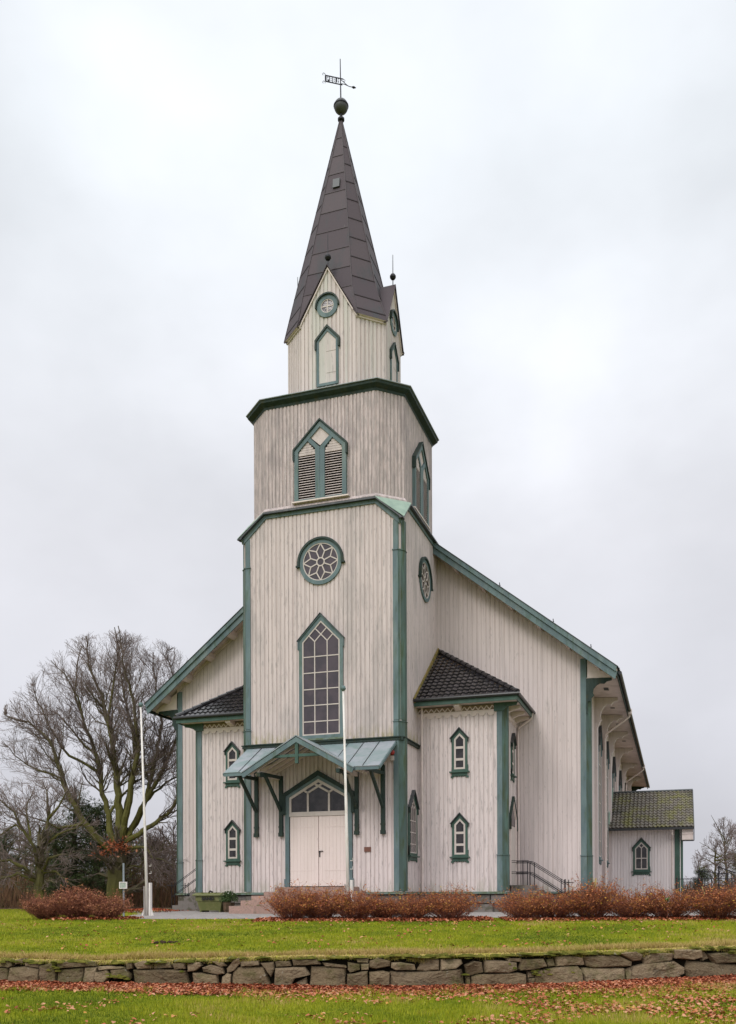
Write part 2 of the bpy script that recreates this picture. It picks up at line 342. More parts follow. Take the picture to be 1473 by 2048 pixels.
def gwin(fr, uc, w, zb, zs, za, bw, trim, style, sash=.05, glass=None, hood=True, sill=True, name='window', dd=.0, slab=None):
    """pointed window: surround, hood, sill, sash with muntins, glass"""
    glass = glass or M_glass
    m = MB(); po = [(-w, zb), (w, zb), (w, zs), (0, za), (-w, zs)]
    pi1 = inset(w, zb, zs, za, bw)
    m.fring(fr, off(po, uc), off(pi1, uc), .0, .075+dd)
    # stepped foot of the surround
    for s in (-1, 1): m.fbox(fr, uc+s*w-(.03 if s > 0 else .0)-.002*s, uc+s*w+(.03 if s < 0 else 0)+.03*s, zb, zb+(zs-zb)*.2, .0, .072+dd)
    win = m.build(name, trim, CH)
    if hood:
        h = MB(); k = (za-zs)/w; ex = .04
        o1 = [(-w-ex, zs-.32*w-.05), (-w-ex, zs+.02), (0, za+ex*sqrt(1+k*k)+.0), (w+ex, zs+.02), (w+ex, zs-.32*w-.05)]
        i1 = [(-w-.001, zs-.32*w-.05), (-w-.001, zs-.0), (0, za-.0), (w+.001, zs-.0), (w+.001, zs-.32*w-.05)]
        h.fring(fr, off(o1, uc), off(i1, uc), .0, .12+dd, closed=False)
        h.build('hood', M_dkgreen if trim is not M_teal else M_teal, win)
        t = MB(); o2 = [(a*1.01, b+.0) for a, b in o1[1:4]]; o2 = [(-w-ex-.04, zs-.01), (0, za+ex*sqrt(1+k*k)+.045), (w+ex+.04, zs-.01)]; i2 = [(-w-ex-.005, zs-.0), (0, za+ex*sqrt(1+k*k)+.012), (w+ex+.005, zs-.0)]
        t.fring(fr, off(o2, uc), off(i2, uc), .0, .16+dd, closed=False); t.build('flashing', M_lead, win)
    if sill:
        s_ = MB(); s_.fbox(fr, uc-w-.09, uc+w+.09, zb-.045, zb+.0, 0, .15+dd); s_.fbox(fr, uc-w-.0, uc+w+.0, zb-.17, zb-.047, 0, .07+dd)
        for q in (-1, 1): s_.fbox(fr, uc+q*w-.05, uc+q*w+.05, zb-.24, zb-.171, 0, .06+dd)
        n = 7
        for i in range(n): s_.fbox(fr, uc-w+.06+(2*w-.12)*i/n, uc-w+.06+(2*w-.12)*(i+.6)/n, zb-.2, zb-.171, 0, .055)
        s_.build('sill', trim, win)
    g = MB(); gi = inset(w-bw*.9, zb+bw*.9, pi1[2][1], pi1[3][1]+.0, .0)
    g.fprism(fr, off(pi1, uc), .0, .036); g.build('glass', glass, win)
    sm = MB(); wi = w-bw; zbi = pi1[0][1]; zsi = pi1[2][1]; zai = pi1[3][1]
    si = inset(wi, zbi, zsi, zai, sash)
    sm.fring(fr, off(pi1, uc), off(si, uc), .03, .062)
    ip = [(a, b) for a, b in si]; k = (zai-zsi)/wi
    def bar(a, b, ww=None, d1=.056):
        c = clipseg(a, b, ip)
        if c: sm.fbar(fr, (c[0].x+uc, c[0].y), (c[1].x+uc, c[1].y), ww or sash*.75, .03, d1)
    if style[0] == 'grid3':
        zv = zsi-.0; v = wi/3
        for s in (-1, 1):
            bar((s*v, zbi), (s*v, zv)); bar((s*v, zv), (s*v+9, zv+9*k), d1=.054); bar((s*v, zv), (s*v-9, zv+9*k), d1=.0545)
        for z in style[1]: bar((-9, z), (9, z), d1=.053)
    elif style[0] == 'rows':
        for z in style[1]: bar((-9, z), (9, z), sash*1.3, .058)
    elif style[0] == 'cross':
        zv = zsi+.02
        bar((0, zbi), (0, zv)); bar((0, zv), (9, zv+9*k), d1=.054); bar((0, zv), (-9, zv+9*k), d1=.0545)
        for z in style[1]: bar((-9, z), (9, z), d1=.053)
    elif style[0] == 'trans':
        v = wi/3; zv = style[2]
        for s in (-1, 1):
            bar((s*v, zbi), (s*v, zv)); bar((s*v, zv), (s*v+9, zv+9*k), d1=.054); bar((s*v, zv), (s*v-9, zv+9*k), d1=.0545)
        for s in (-1, 1): bar((s*v*1.0, zv), (s*v*1.0, zv+.0))
    sm.build('sash', M_sash, win)
    return win

# ------------------------------------------------------------------ tower
YC = 3.15; H = 3.2
F_f = FR((0, 0, 0), (1, 0, 0), (0, -1, 0)); F_r = FR((H, YC, 0), (0, 1, 0), (1, 0, 0)); F_l = FR((-H, YC, 0), (0, -1, 0), (-1, 0, 0)); F_b = FR((0, 2*YC, 0), (-1, 0, 0), (0, 1, 0))
ZK, ZKc, CK = 14.80, 14.02, 2.26
m = MB()
for fr in (F_f, F_r, F_l):
    hh = H if fr is F_f else YC
    clad(m, fr, [(-hh, 5.88), (hh, 5.88), (hh, ZKc), (CK, ZK), (-CK, ZK), (-hh, ZKc)])
m.build('tower_wall', M_tower, CH)
m = MB()
for fr in (F_f, F_r, F_l):
    hh = H if fr is F_f else YC
    clad(m, fr, [(-hh, .1), (hh, .1), (hh, 5.8), (-hh, 5.8)])
setlabel(m.build('tower_wall', M_tower_low, CH), 'cleaner lower tower wall around the door')
# string course
m = MB()
for fr in (F_f, F_r, F_l): m.fbox(fr, -H-.0, H+.0, 5.76, 5.86, 0, .10); m.fbox(fr, -H-.0, H+.0, 5.862, 5.90, 0, .15)
m.build('string_course', M_dkgreen, CH)
# corner boards
def corner(x, y, sx, z0, z1, w, steps, trim, so_=0.0, name='corner_board'):
    """flat front board plus a splayed corner post; so_ shifts the splay outwards"""
    m = MB(); m2 = MB()
    def P(dx, dy, z): return (x+sx*dx, y+dy, z)
    def lay(e, a, b, ex=0):
        m.prism([P(-w+so_-ex, -.045-e, a), P(-.07+so_, -.045-e, a), P(-.07+so_, .0, a), P(-w+so_-ex, .0, a)], (0, 0, b-a))
        m2.prism([P(-.068+so_, -.045-e, a), P(.12+so_+e*.7, .14-e*.3, a), P(.12+so_+e*.7, .40, a), P(.0, .40, a), P(.0, .002, a), P(-.068+so_, .002, a)], (0, 0, b-a))
    lay(0, z0, z1)
    for (a, b, e) in steps: lay(e, a+.002, b, .01); lay(e+.03, b+.001, b+.035, .03)
    setlabel(m2.build(name, M_dkteal, CH), 'splayed corner board in darker, greener teal')
    return m.build(name, trim, CH)
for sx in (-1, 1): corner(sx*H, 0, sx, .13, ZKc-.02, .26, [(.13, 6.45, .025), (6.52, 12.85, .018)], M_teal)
# eave fascia + skirt roof of the tower
m = MB(); m2 = MB(); m3 = MB()
for fr in (F_f, F_r, F_l):
    o_ = [(-H-.12, ZKc-.05), (-CK-.03, ZK+.03), (CK+.03, ZK+.03), (H+.12, ZKc-.05)]
    i_ = [(-H-.0, ZKc-.20), (-CK+.02, ZK-.10), (CK-.02, ZK-.10), (H+.0, ZKc-.20)]
    m.fring(fr, o_, i_, 0, .07, closed=False)
    o2 = [(-H-.2, ZKc-.06), (-CK-.05, ZK+.075), (CK+.05, ZK+.075), (H+.2, ZKc-.06)]
    i2 = [(-H-.14, ZKc-.08), (-CK-.035, ZK+.032), (CK+.035, ZK+.032), (H+.14, ZKc-.08)]
    m2.fring(fr, o2, i2, 0, .2, closed=False)
    # small sloping roof against the belfry
    m2.prism([fr.p(-CK, ZK+.076, .2), fr.p(CK, ZK+.076, .2), fr.p(CK, ZK+.2, .02), fr.p(-CK, ZK+.2, .02)], (0, 0, .01))
for sx in (-1, 1):
    a = Vector((sx*(CK+.03), -.2, ZK+.08)); b = Vector((sx*(H+.21), .82, ZK+.08)); c = Vector((sx*(H+.22), -.2, ZKc-.03)); e = Vector((sx*CK, .05, ZK+.2)); f_ = Vector((sx*(H-.1), .84, ZK+.2))
    m3 = MB(); m3.prism([c, b, f_, e, a], (0, 0, .02)); setlabel(m3.build('skirt_roof_corner', M_copperg, CH), 'pale green copper corner of the skirt roof')
m.build('fascia', M_teal, CH); m2.build('skirt_roof', M_lead, CH)

# openings of the tower
def rows(a, b, n): return [a+(b-a)*i/n for i in range(1, n)]
gwin(F_f, .04, .90, 6.0, 9.78, 10.70, .13, M_teal, ('grid3', [6.66, 7.28, 7.90, 8.53, 9.15]), sill=False)
m = MB(); m.fbox(F_f, -.9, .98, 5.93, 5.998, 0, .12); setlabel(m.build('sill', M_cap, CH), 'mossy sill under the tall tower window')
def circ(r, n=48, a0=0, a1=2*pi, uc=0, zc=0): return [(uc+r*cos(a0+(a1-a0)*i/n), zc+r*sin(a0+(a1-a0)*i/n)) for i in range(n+(0 if a1-a0 > 6.28 else 1))]
def rose(fr, uc, zc, R):
    m = MB(); m.fring(fr, circ(R, uc=uc, zc=zc), circ(R*.83, uc=uc, zc=zc), 0, .08); w = m.build('rose_window', M_teal, CH)
    h = MB(); h.fring(fr, circ(R*1.08, 28, -.08, pi+.08, uc, zc), circ(R*.985, 28, -.08, pi+.08, uc, zc), 0, .14, closed=False)
    for s in (-1, 1): h.fbox(fr, uc+s*R*1.06-.07, uc+s*R*1.06+.07, zc-.14, zc-.075, 0, .15)
    h.build('hood', M_dkgreen, w)
    g = MB(); g.fprism(fr, circ(R*.84, uc=uc, zc=zc), 0, .036); g.build('glass', M_glass, w)
    s = MB(); s.fring(fr, circ(R*.835, uc=uc, zc=zc), circ(R*.79, uc=uc, zc=zc), .03, .065)
    s.fring(fr, circ(R*.20, 20, uc=uc, zc=zc), circ(R*.15, 20, uc=uc, zc=zc), .03, .06)
    for k in range(8):
        a = k*pi/4+pi/2; b = a+pi/8; c = a-pi/8
        P = lambda r, t: (uc+r*cos(t), zc+r*sin(t))
        s.fbar(fr, P(R*.18, b), P(R*.50, b), .042, .03, .056)
        s.fbar(fr, P(R*.50, b), P(R*.81, a), .042, .03, .0555); s.fbar(fr, P(R*.50, c), P(R*.81, a), .042, .03, .0552)
    s.build('sash', M_sash, w)
rose(F_f, .04, 12.76, .87); rose(F_r, .28, 12.80, .85); rose(F_l, -.28, 12.8, .85)
for fr, s in ((F_r, 1), (F_l, -1)): gwin(fr, s*(1.45-YC), .56, 1.5, 3.35, 3.95, .1, M_green, ('grid3', [1.95, 2.4, 2.85]), sash=.04)

# doors
m = MB(); w_, zb, zs, za = 1.37, .32, 3.86, 4.63
po = [(-w_, zb), (w_, zb), (w_, zs), (0, za), (-w_, zs)]; pi1 = inset(w_, zb, zs, za, .16); pi1[0] = (-w_+.16, zb); pi1[1] = (w_-.16, zb)
UC = -.085
m.fring(F_f, off(po, UC), off(pi1, UC), 0, .10)
for s in (-1, 1): m.fbox(F_f, UC+s*w_-.05, UC+s*w_+.05, .32, .62, 0, .103)
door = m.build('door', M_teal, CH); setlabel(door, 'white double front door with pointed glazed fanlight')
h = MB(); k = (za-zs)/w_
h.fring(F_f, off([(-w_-.1, zs-.75), (-w_-.1, zs+.05), (0, za+.14), (w_+.1, zs+.05), (w_+.1, zs-.75)], UC), off([(-w_+.02, zs-.75), (-w_+.02, zs-.04), (0, za-.05), (w_-.02, zs-.04), (w_-.02, zs-.75)], UC), 0, .15, closed=False)
h.build('hood', M_dkgreen, door)
iw = w_-.16; zi = pi1[2][1]; ai = pi1[3][1]
for s in (-1, 1):
    l = MB(); a, b = (UC+.012, UC+iw-.03) if s > 0 else (UC-iw+.03, UC-.012)
    l.fbox(F_f, a, b, .34, 3.02, 0, .045)
    n = 8
    for i in range(n): l.fbox(F_f, a+(b-a)*i/n+.006, a+(b-a)*(i+1)/n-.006, .342, 3.018, .04, .052)
    for z in (.95, 2.62):  # strap hinges painted over
        e = b if s > 0 else a
        l.fbox(F_f, min(e, e-s*.95), max(e, e-s*.95), z-.02, z+.02, .05, .062)
    l.fbox(F_f, a, b, .34, .52, .052, .066)
    lf = l.build('door_leaf', M_door, door)
    if s > 0:
        q = MB(); q.lathe(F_f.p(UC+.05, 1.66, .08), [(.03, -.02), (.03, .02)], 10); q.fbox(F_f, UC+.04, UC+.19, 1.665, 1.69, .06, .10); q.fbox(F_f, UC+.03, UC+.07, 1.45, 1.645, .05, .07)
        q.build('handle', M_iron, lf)
m = MB(); m.fbox(F_f, UC-iw, UC+iw, 3.03, 3.14, 0, .085); fp = [(-iw, 3.14), (iw, 3.14), (iw, zi), (0, ai), (-iw, zi)]
m.fring(F_f, off(fp, UC), off([(-iw+.09, 3.2), (iw-.09, 3.2), (iw-.09, zi-.06), (0, ai-.12), (-iw+.09, zi-.06)], UC), .02, .075)
fin = [(-iw+.09, 3.2), (iw-.09, 3.2), (iw-.09, zi-.06), (0, ai-.12), (-iw+.09, zi-.06)]
for s in (-1, 1):
    v = iw*.36
    for a, b in (((s*v, 3.2), (s*v, 3.93)), ((s*v, 3.93), (s*v+9, 3.93+9*k)), ((s*v, 3.93), (s*v-9, 3.93+9*k))):
        c = clipseg(a, b, fin)
        if c: m.fbar(F_f, (c[0].x+UC, c[0].y), (c[1].x+UC, c[1].y), .075, .03, .068+.001*s)
m.build('fanlight', M_sash, door)
m = MB(); m.fprism(F_f, off(fp, UC), 0, .037); m.build('glass', M_glassd, door)

# belfry (chamfered octagon)
YC2, KY = 2.9, .92
def octa(h, c, z, yc=YC2, xo=0): return [Vector((xo+a, yc+b*KY, z)) for a, b in ((-c, -h), (c, -h), (h, -c), (h, c), (c, h), (-c, h), (-h, c), (-h, -c))]
def loft(m, rings, t=.5, cap=True):
    ns = [m.vi(*octa(*r)) for r in rings]
    for a, b in zip(ns, ns[1:]):
        for j in range(8): k = (j+1) % 8; m.face([a+j, a+k, b+k, b+j], t)
    if cap: m.face([ns[-1]+j for j in range(8)], t)
def octframes(h, c):
    P = octa(h, c, 0); r = []
    for j in range(8):
        a, b = P[j], P[(j+1) % 8]; u = (b-a).normalized(); n = Vector((u.y, -u.x, 0)); r.append((FR((a+b)/2, u, n), (b-a).length/2))
    return r
HB, CB = 3.14, 2.27
m = MB()
for fr, hw in octframes(HB, CB): clad(m, fr, [(-hw, ZK+.1), (hw, ZK+.1), (hw, 19.0), (-hw, 19.0)], pitch=.15, w=.11, d=.026)
m.build('belfry_wall', M_belfry, CH)
m = MB(); loft(m, [(HB+.10, CB+.05, ZK+.13), (HB+.10, CB+.05, ZK+.19), (HB+.02, CB+.01, ZK+.30)], cap=False); m.build('belfry_base_moulding', M_belfry, CH)
m = MB(); loft(m, [(HB+.03, CB+.015, 18.96), (HB+.05, CB+.02, 19.06), (HB+.24, CB+.10, 19.16), (HB+.26, CB+.11, 19.25), (HB+.2, CB+.1, 19.255)], cap=False); m.build('belfry_cornice', M_dkgreen, CH)
m = MB(); loft(m, [(HB+.26, CB+.11, 19.26), (HB+.31, CB+.13, 19.265), (HB+.31, CB+.13, 19.29), (2.0, 1.15, 20.02)], cap=False); m.build('belfry_roof', M_copper, CH)
# louvred openings
def louvre(fr, uc):
    w, zb, zs, za = 1.06, 15.16, 17.12, 18.12
    po = [(-w, zb), (w, zb), (w, zs), (0, za), (-w, zs)]
    m = MB(); pin = inset(w, zb, zs, za, .16); pin[0] = (-w+.16, zb+.05); pin[1] = (w-.16, zb+.05)
    m.fring(fr, off(po, uc), off(pin, uc), 0, .15)
    m.fbox(fr, uc-.19, uc-.01, zb+.04, 17.1, .02, .145); m.fbox(fr, uc+.01, uc+.19, zb+.04, 17.1, .02, .145); m.fbox(fr, uc-.02, uc+.02, zb+.04, 17.05, .02, .13)
    for s in (-1, 1): m.fbar(fr, (uc+s*.04, 17.06), (uc+s*.60, 17.62), .15, .02, .14+.002*s)
    win = m.build('louvred_window', M_teal, CH)
    h = MB(); h.fring(fr, off([(-w-.05, zs-.4), (-w-.05, zs+.03), (0, za+.09), (w+.05, zs+.03), (w+.05, zs-.4)], uc), off([(-w+.01, zs-.4), (-w+.01, zs), (0, za+.02), (w-.01, zs), (w-.01, zs-.4)], uc), 0, .2, closed=False); h.build('hood', M_dkgreen, win)
    b = MB(); b.fprism(fr, off(pin, uc), 0, .036); b.build('backing', M_void, win)
    p = MB(); p.fprism(fr, off([(0, 17.2), (.47, 17.62), (0, 17.95), (-.47, 17.62)], uc), .037, .10); p.build('panel', M_slat, win)
    for sd in (-1, 1):
        s = MB(); n = 20
        for i in range(n+6):
            z = zb+.10+i*.094
            a, c = .2, .89
            if z > 17.02:  # closed head of each light
                t = (z-17.02)/.43
                if t > 1: continue
                mid = .545; a = mid-(mid-a)*(1-t); c = mid+(c-mid)*(1-t)
            x0, x1 = (uc+a, uc+c) if sd > 0 else (uc-c, uc-a)
            if z > 16.92: s.fbox(fr, x0, x1, z-.042, z+.042, .04, .10)
            else: s.prism([fr.p(x0, z-.040, .115), fr.p(x1, z-.040, .115), fr.p(x1, z+.004, .05), fr.p(x0, z+.004, .05)], (0, 0, .02))
        s.build('louvre_slats', M_slat, win)
    q = MB(); q.fbox(fr, uc-w-.1, uc+w+.1, zb-.05, zb+.0, 0, .17); q.build('sill', M_white, win)
of = octframes(HB, CB)
for j in (0, 2, 4, 6): louvre(of[j][0], .06 if j == 0 else 0)

# upper octagon with four gables
HU, CU, ZU, ZG = 2.07, 1.17, 22.62, 24.62
m = MB(); ou = octframes(HU, CU)
for j, (fr, hw) in enumerate(ou):
    poly = [(-hw, 19.85), (hw, 19.85), (hw, ZU), (-hw, ZU)]
    if j % 2 == 0: poly = [(-hw, 19.85), (hw, 19.85), (hw, ZU), (0, ZG), (-hw, ZU)]
    clad(m, fr, poly, pitch=.165, w=.12, d=.028)
m.build('spire_base_wall', M_upper, CH)
for j in (0, 2, 4, 6):
    fr, hw = ou[j]; uc = -.02
    gm = MB(); gm.fring(fr, circ(.44, 32, uc=uc, zc=23.17), circ(.27, 32, uc=uc, zc=23.17), 0, .07); w = gm.build('round_window', M_teal, CH)
    h = MB(); h.fring(fr, circ(.50, 20, -.1, pi+.1, uc, 23.17), circ(.442, 20, -.1, pi+.1, uc, 23.17), 0, .14, closed=False); h.build('hood', M_dkgreen, w)
    g = MB(); g.fprism(fr, circ(.3, 24, uc=uc, zc=23.17), 0, .034); g.build('glass', M_glass, w)
    s = MB(); s.fring(fr, circ(.275, 24, uc=uc, zc=23.17), circ(.245, 24, uc=uc, zc=23.17), .03, .06); s.fbox(fr, uc-.02, uc+.02, 22.92, 23.42, .03, .052); s.fbox(fr, uc-.25, uc+.25, 23.15, 23.19, .03, .050); s.build('sash', M_sash, w)
    # blind pointed shutter
    w1, zb1, zs1, za1 = .46, 20.05, 21.85, 22.32
    q = MB(); po = [(-w1, zb1), (w1, zb1), (w1, zs1), (0, za1), (-w1, zs1)]; pin = inset(w1, zb1, zs1, za1, .1); q.fring(fr, off(po, uc), off(pin, uc), 0, .08)
    sh = q.build('shutter', M_teal, CH)
    q = MB(); q.fprism(fr, off(pin, uc), 0, .05); 
    for z in (20.55, 21.4): q.fbox(fr, uc-.05, uc+.355, z-.012, z+.012, .05, .06)
    q.build('shutter_panel', M_upper, sh)
    q = MB(); q.fring(fr, off([(-w1-.06, zs1-.35), (-w1-.06, zs1+.02), (0, za1+.1), (w1+.06, zs1+.02), (w1+.06, zs1-.35)], uc), off([(-w1+.01, zs1-.35), (-w1+.01, zs1-.02), (0, za1), (w1-.01, zs1-.02), (w1-.01, zs1-.35)], uc), 0, .13, closed=False); q.build('hood', M_dkgreen, sh)
    # gable verge + gable roof running back into the spire
    v = MB(); k = (ZG-ZU)/hw
    v.fring(fr, [(-hw-.05, ZU-.06), (0, ZG+.07), (hw+.05, ZU-.06)], [(-hw-.0, ZU-.06), (0, ZG-.02), (hw+.0, ZU-.06)], 0, .08, closed=False); v.build('verge_board', M_white, CH)
    r = MB()
    for s_ in (-1, 1):
        e0 = fr.p(s_*(hw+.11), ZU-.08, .14); e1 = fr.p(0, ZG+.12, .14); e2 = fr.p(0, ZG+.12, -1.3); e3 = fr.p(s_*(hw+.11), ZU-.08, -.35)
        r.prism([e0, e1, e2, e3], (0, 0, .035), t=RND.random())
    r.build('gable_roof', M_spire, CH)
    f = MB(); b0 = fr.p(0, ZG+.12, .02); f.tube([b0, b0+Vector((0, 0, 1.25))], [.02, .012], 6)
    f.lathe(b0+Vector((0, 0, .36)), [(.01, -.13), (.08, -.1), (.125, -.03), (.125, .03), (.08, .1), (.01, .13)], 12); f.build('finial', M_iron, CH)
m = MB()
for j in (1, 3, 5, 7):
    fr, hw = ou[j]; m.fbox(fr, -hw-.03, hw+.03, ZU-.1, ZU-.0, 0, .07)
m.build('eave_board', M_white, CH)
# spire
ZT = 32.07
def sp(z): 
    if z < 23.95: t = (z-22.6)/(1.35); return 2.22+(1.84-2.22)*t
    return 1.80*(ZT-z)/(ZT-23.95)+.04
def xo_(z): return -.13*max(0, min(1, (z-22.6)/1.5))
zz = [22.6, 23.3, 23.95]; z = 23.95
while z < ZT-.9: z += .92*(.94 if z > 28 else 1); zz.append(min(z, ZT))
zz[-1] = ZT
m = MB(); sm = MB(); K = CU/HU
for j in range(8):
    o = (j % 2)*.45
    zs0 = 23.5 if j % 2 == 0 else 22.6
    zl = [zs0]+[min(ZT, max(zs0, q-o)) for q in zz[1:-1]]+[ZT]
    for a, b in zip(zl, zl[1:]):
        if b-a < .05: continue
        A = octa(sp(a), sp(a)*K, a, xo=xo_(a)); B = octa(sp(b), sp(b)*K, b, xo=xo_(b)); k = (j+1) % 8
        m.poly([A[j], A[k], B[k], B[j]], t=RND.random())
        nn = (A[k]-A[j]).cross(B[j]-A[j]).normalized()
        if b < ZT-.2: sm.prism([B[j]-Vector((0, 0, .012)), B[k]-Vector((0, 0, .012)), B[k]+Vector((0, 0, .018)), B[j]+Vector((0, 0, .018))], nn*.018)
    A = octa(sp(22.6), sp(22.6)*K, 22.6)[j]; M2 = octa(sp(23.95), sp(23.95)*K, 23.95, xo=xo_(23.95))[j]; T = octa(sp(ZT), sp(ZT)*K, ZT, xo=xo_(ZT))[j]
    if j % 2 == 0:
        A0 = octa(sp(22.6), sp(22.6)*K, 22.6); A1 = octa(sp(23.5), sp(23.5)*K, 23.5, xo=xo_(23.5)); k = (j+1) % 8
        for p, q_, sg in ((A0[j], A1[j], 0), (A0[k], A1[k], 1)):
            o0 = A0[k] if sg == 0 else A0[j]; o1 = A1[k] if sg == 0 else A1[j]
            pl = [p, p.lerp(o0, .02), q_.lerp(o1, .24), q_]
            m.poly(pl if sg == 0 else pl[::-1], .5)
    sm.tube([A, M2, T], .022, 5)
m.build('spire', M_spire, CH); sm.build('spire_seams', M_seam, CH)
A = octa(sp(22.6)-.01, (sp(22.6)-.01)*K, 22.59); Bq = octa(HU, CU, 22.59)
for j in (1, 3, 5, 7):
    m = MB(); k = (j+1) % 8; m.prism([A[j], Bq[j], Bq[k], A[k]], (0, 0, .012)); m.build('eave_soffit', M_white, CH)
# hatch on the spire
m = MB(); hz = 28.9; hy = YC2-sp(hz)*KY; m.prism([(-.22, hy-.10, hz-.17), (.07, hy-.10, hz-.17), (.07, hy-.05, hz+.2), (-.22, hy-.05, hz+.2)], (0, .35, 0)); m.build('spire_hatch', M_lead, CH)
# ball, rod and weather vane
ax = Vector((-.12, YC2, 0))
m = MB(); m.lathe(ax+Vector((0, 0, 32.02)), [(.10, 0), (.14, .03), (.14, .10), (.06, .16), (.05, .3)], 12); m.tube([ax+Vector((0, 0, 32.1)), ax+Vector((-.03, 0, 34.6))], [.035, .018], 8); m.build('spire_rod', M_iron, CH)
m = MB()
import itertools
R_ = .29; m.lathe(ax+Vector((0, 0, 32.62)), [(R_*cos(a)+.002, R_*sin(a)) for a in [(-pi/2)+pi*i/12 for i in range(13)]], 20); m.build('copper_ball', mat('ball_copper', (.045, .046, .05), .5, .4, .0, cols=(.07, .078, .078), scale=(3, 3, 3)), CH, True)
m = MB(); m.lathe(ax+Vector((0, 0, 32.64)), [(R_+.02, -.025), (R_+.025, 0), (R_+.02, .025)], 20); m.build('ball_band', M_iron, CH)
# vane: pierced plate with the year, reads mirrored from this side
va_ = Vector((.843, .537, 0)).normalized(); vf = FR(ax+Vector((-.02, 0, 0)), va_, Vector((-va_.y*-1, -va_.x, 0))); vf.n = Vector((va_.y, -va_.x, 0))
G5 = {'1': ['010', '110', '010', '010', '111'], '8': ['111', '101', '111', '101', '111'], '4': ['101', '101', '111', '001', '001']}
m = MB(); u0 = -.62; c = .034; zb = 33.56
bm = [''.join(G5[ch][r]+'0' for ch in '1884') for r in range(5)]; bm = [r[::-1] for r in bm]
ncol = len(bm[0])
for r in range(5):
    i = 0
    while i < ncol:
        if bm[r][i] == '0':
            j = i
            while j < ncol and bm[r][j] == '0': j += 1
            m.fbox(vf, u0+i*c, u0+j*c, zb+(4-r)*c*1.25, zb+(5-r)*c*1.25, -.006, .006); i = j
        else: i += 1
m.fbox(vf, u0-.02, .12, zb+5*c*1.25, zb+5*c*1.25+.035, -.011, .011); m.fbox(vf, u0-.02, .08, zb-.035, zb, -.011, .011)
m.fbox(vf, u0-.04, u0, zb, zb+.21, -.01, .01)
for zc, s in ((zb+.26, 1), (zb-.07, -1)):
    m.tube([vf.p(u0-.03+.055*cos(a)-.05, zc+.05*sin(a)*1) for a in [-.6+i*.6 for i in range(9)]], .011, 5)
m.tube([vf.p(0, zb+.02), vf.p(.16, zb+.03), vf.p(.38, zb-.02), vf.p(.5, zb-.02)], .014, 5)
m.tube([vf.p(.0, zb+.2), vf.p(.12, zb+.12), vf.p(.3, zb-.0)], .013, 5); m.tube([vf.p(.1, zb+.22), vf.p(.2, zb+.2), vf.p(.17, zb+.12), vf.p(.12, zb+.14)], .012, 5)
m.tube([vf.p(.48, zb-.02), vf.p(.56, zb-.02), vf.p(.66, zb-.02)], [.02, .05, .01], 8)
m.build('weather_vane', M_iron, CH)

# ------------------------------------------------------------------ nave
NW, NY, NE, RK = 9.45, 5.65, 46.0, 4.85     # half width, front, rear, rake overhang
ZE, XE = 8.95, 10.72; SL = .785; ZR = ZE+XE*SL
N_f = FR((0, NY, 0), (1, 0, 0), (0, -1, 0)); N_r = FR((NW, NY, 0), (0, 1, 0), (1, 0, 0)); N_l = FR((-NW, NY, 0), (0, -1, 0), (-1, 0, 0)); N_b = FR((0, NE, 0), (-1, 0, 0), (0, 1, 0))
def rz(x): return ZR-abs(x)*SL
m = MB()
TH = .30
for s in (-1, 1):
    a, b = (3.15, NW) if s > 0 else (-NW, -3.15)
    poly = [(a, .1), (b, .1), (b, rz(b)-TH), (a, rz(a)-TH)]
    clad(m, N_f, poly, pitch=.195, w=.172, d=.012)
clad(m, N_r, [(0, .1), (NE-NY, .1), (NE-NY, ZE-.1), (0, ZE-.1)], pitch=.195, w=.172, d=.012)
clad(m, N_l, [(-(NE-NY), .1), (0, .1), (0, ZE-.1), (-(NE-NY), ZE-.1)], pitch=.58, w=.3)
m.poly([N_b.p(u, z) for u, z in ((-NW, .1), (NW, .1), (NW, rz(NW)-TH), (0, ZR-TH), (-NW, rz(NW)-TH))])
m.build('nave_wall', M_nave, CH)
for s in (-1, 1): corner(s*NW, NY, s, .13, rz(NW)-TH-.02 if 1 else 0, .30, [(.13, 1.55, .02)], M_teal, .07)
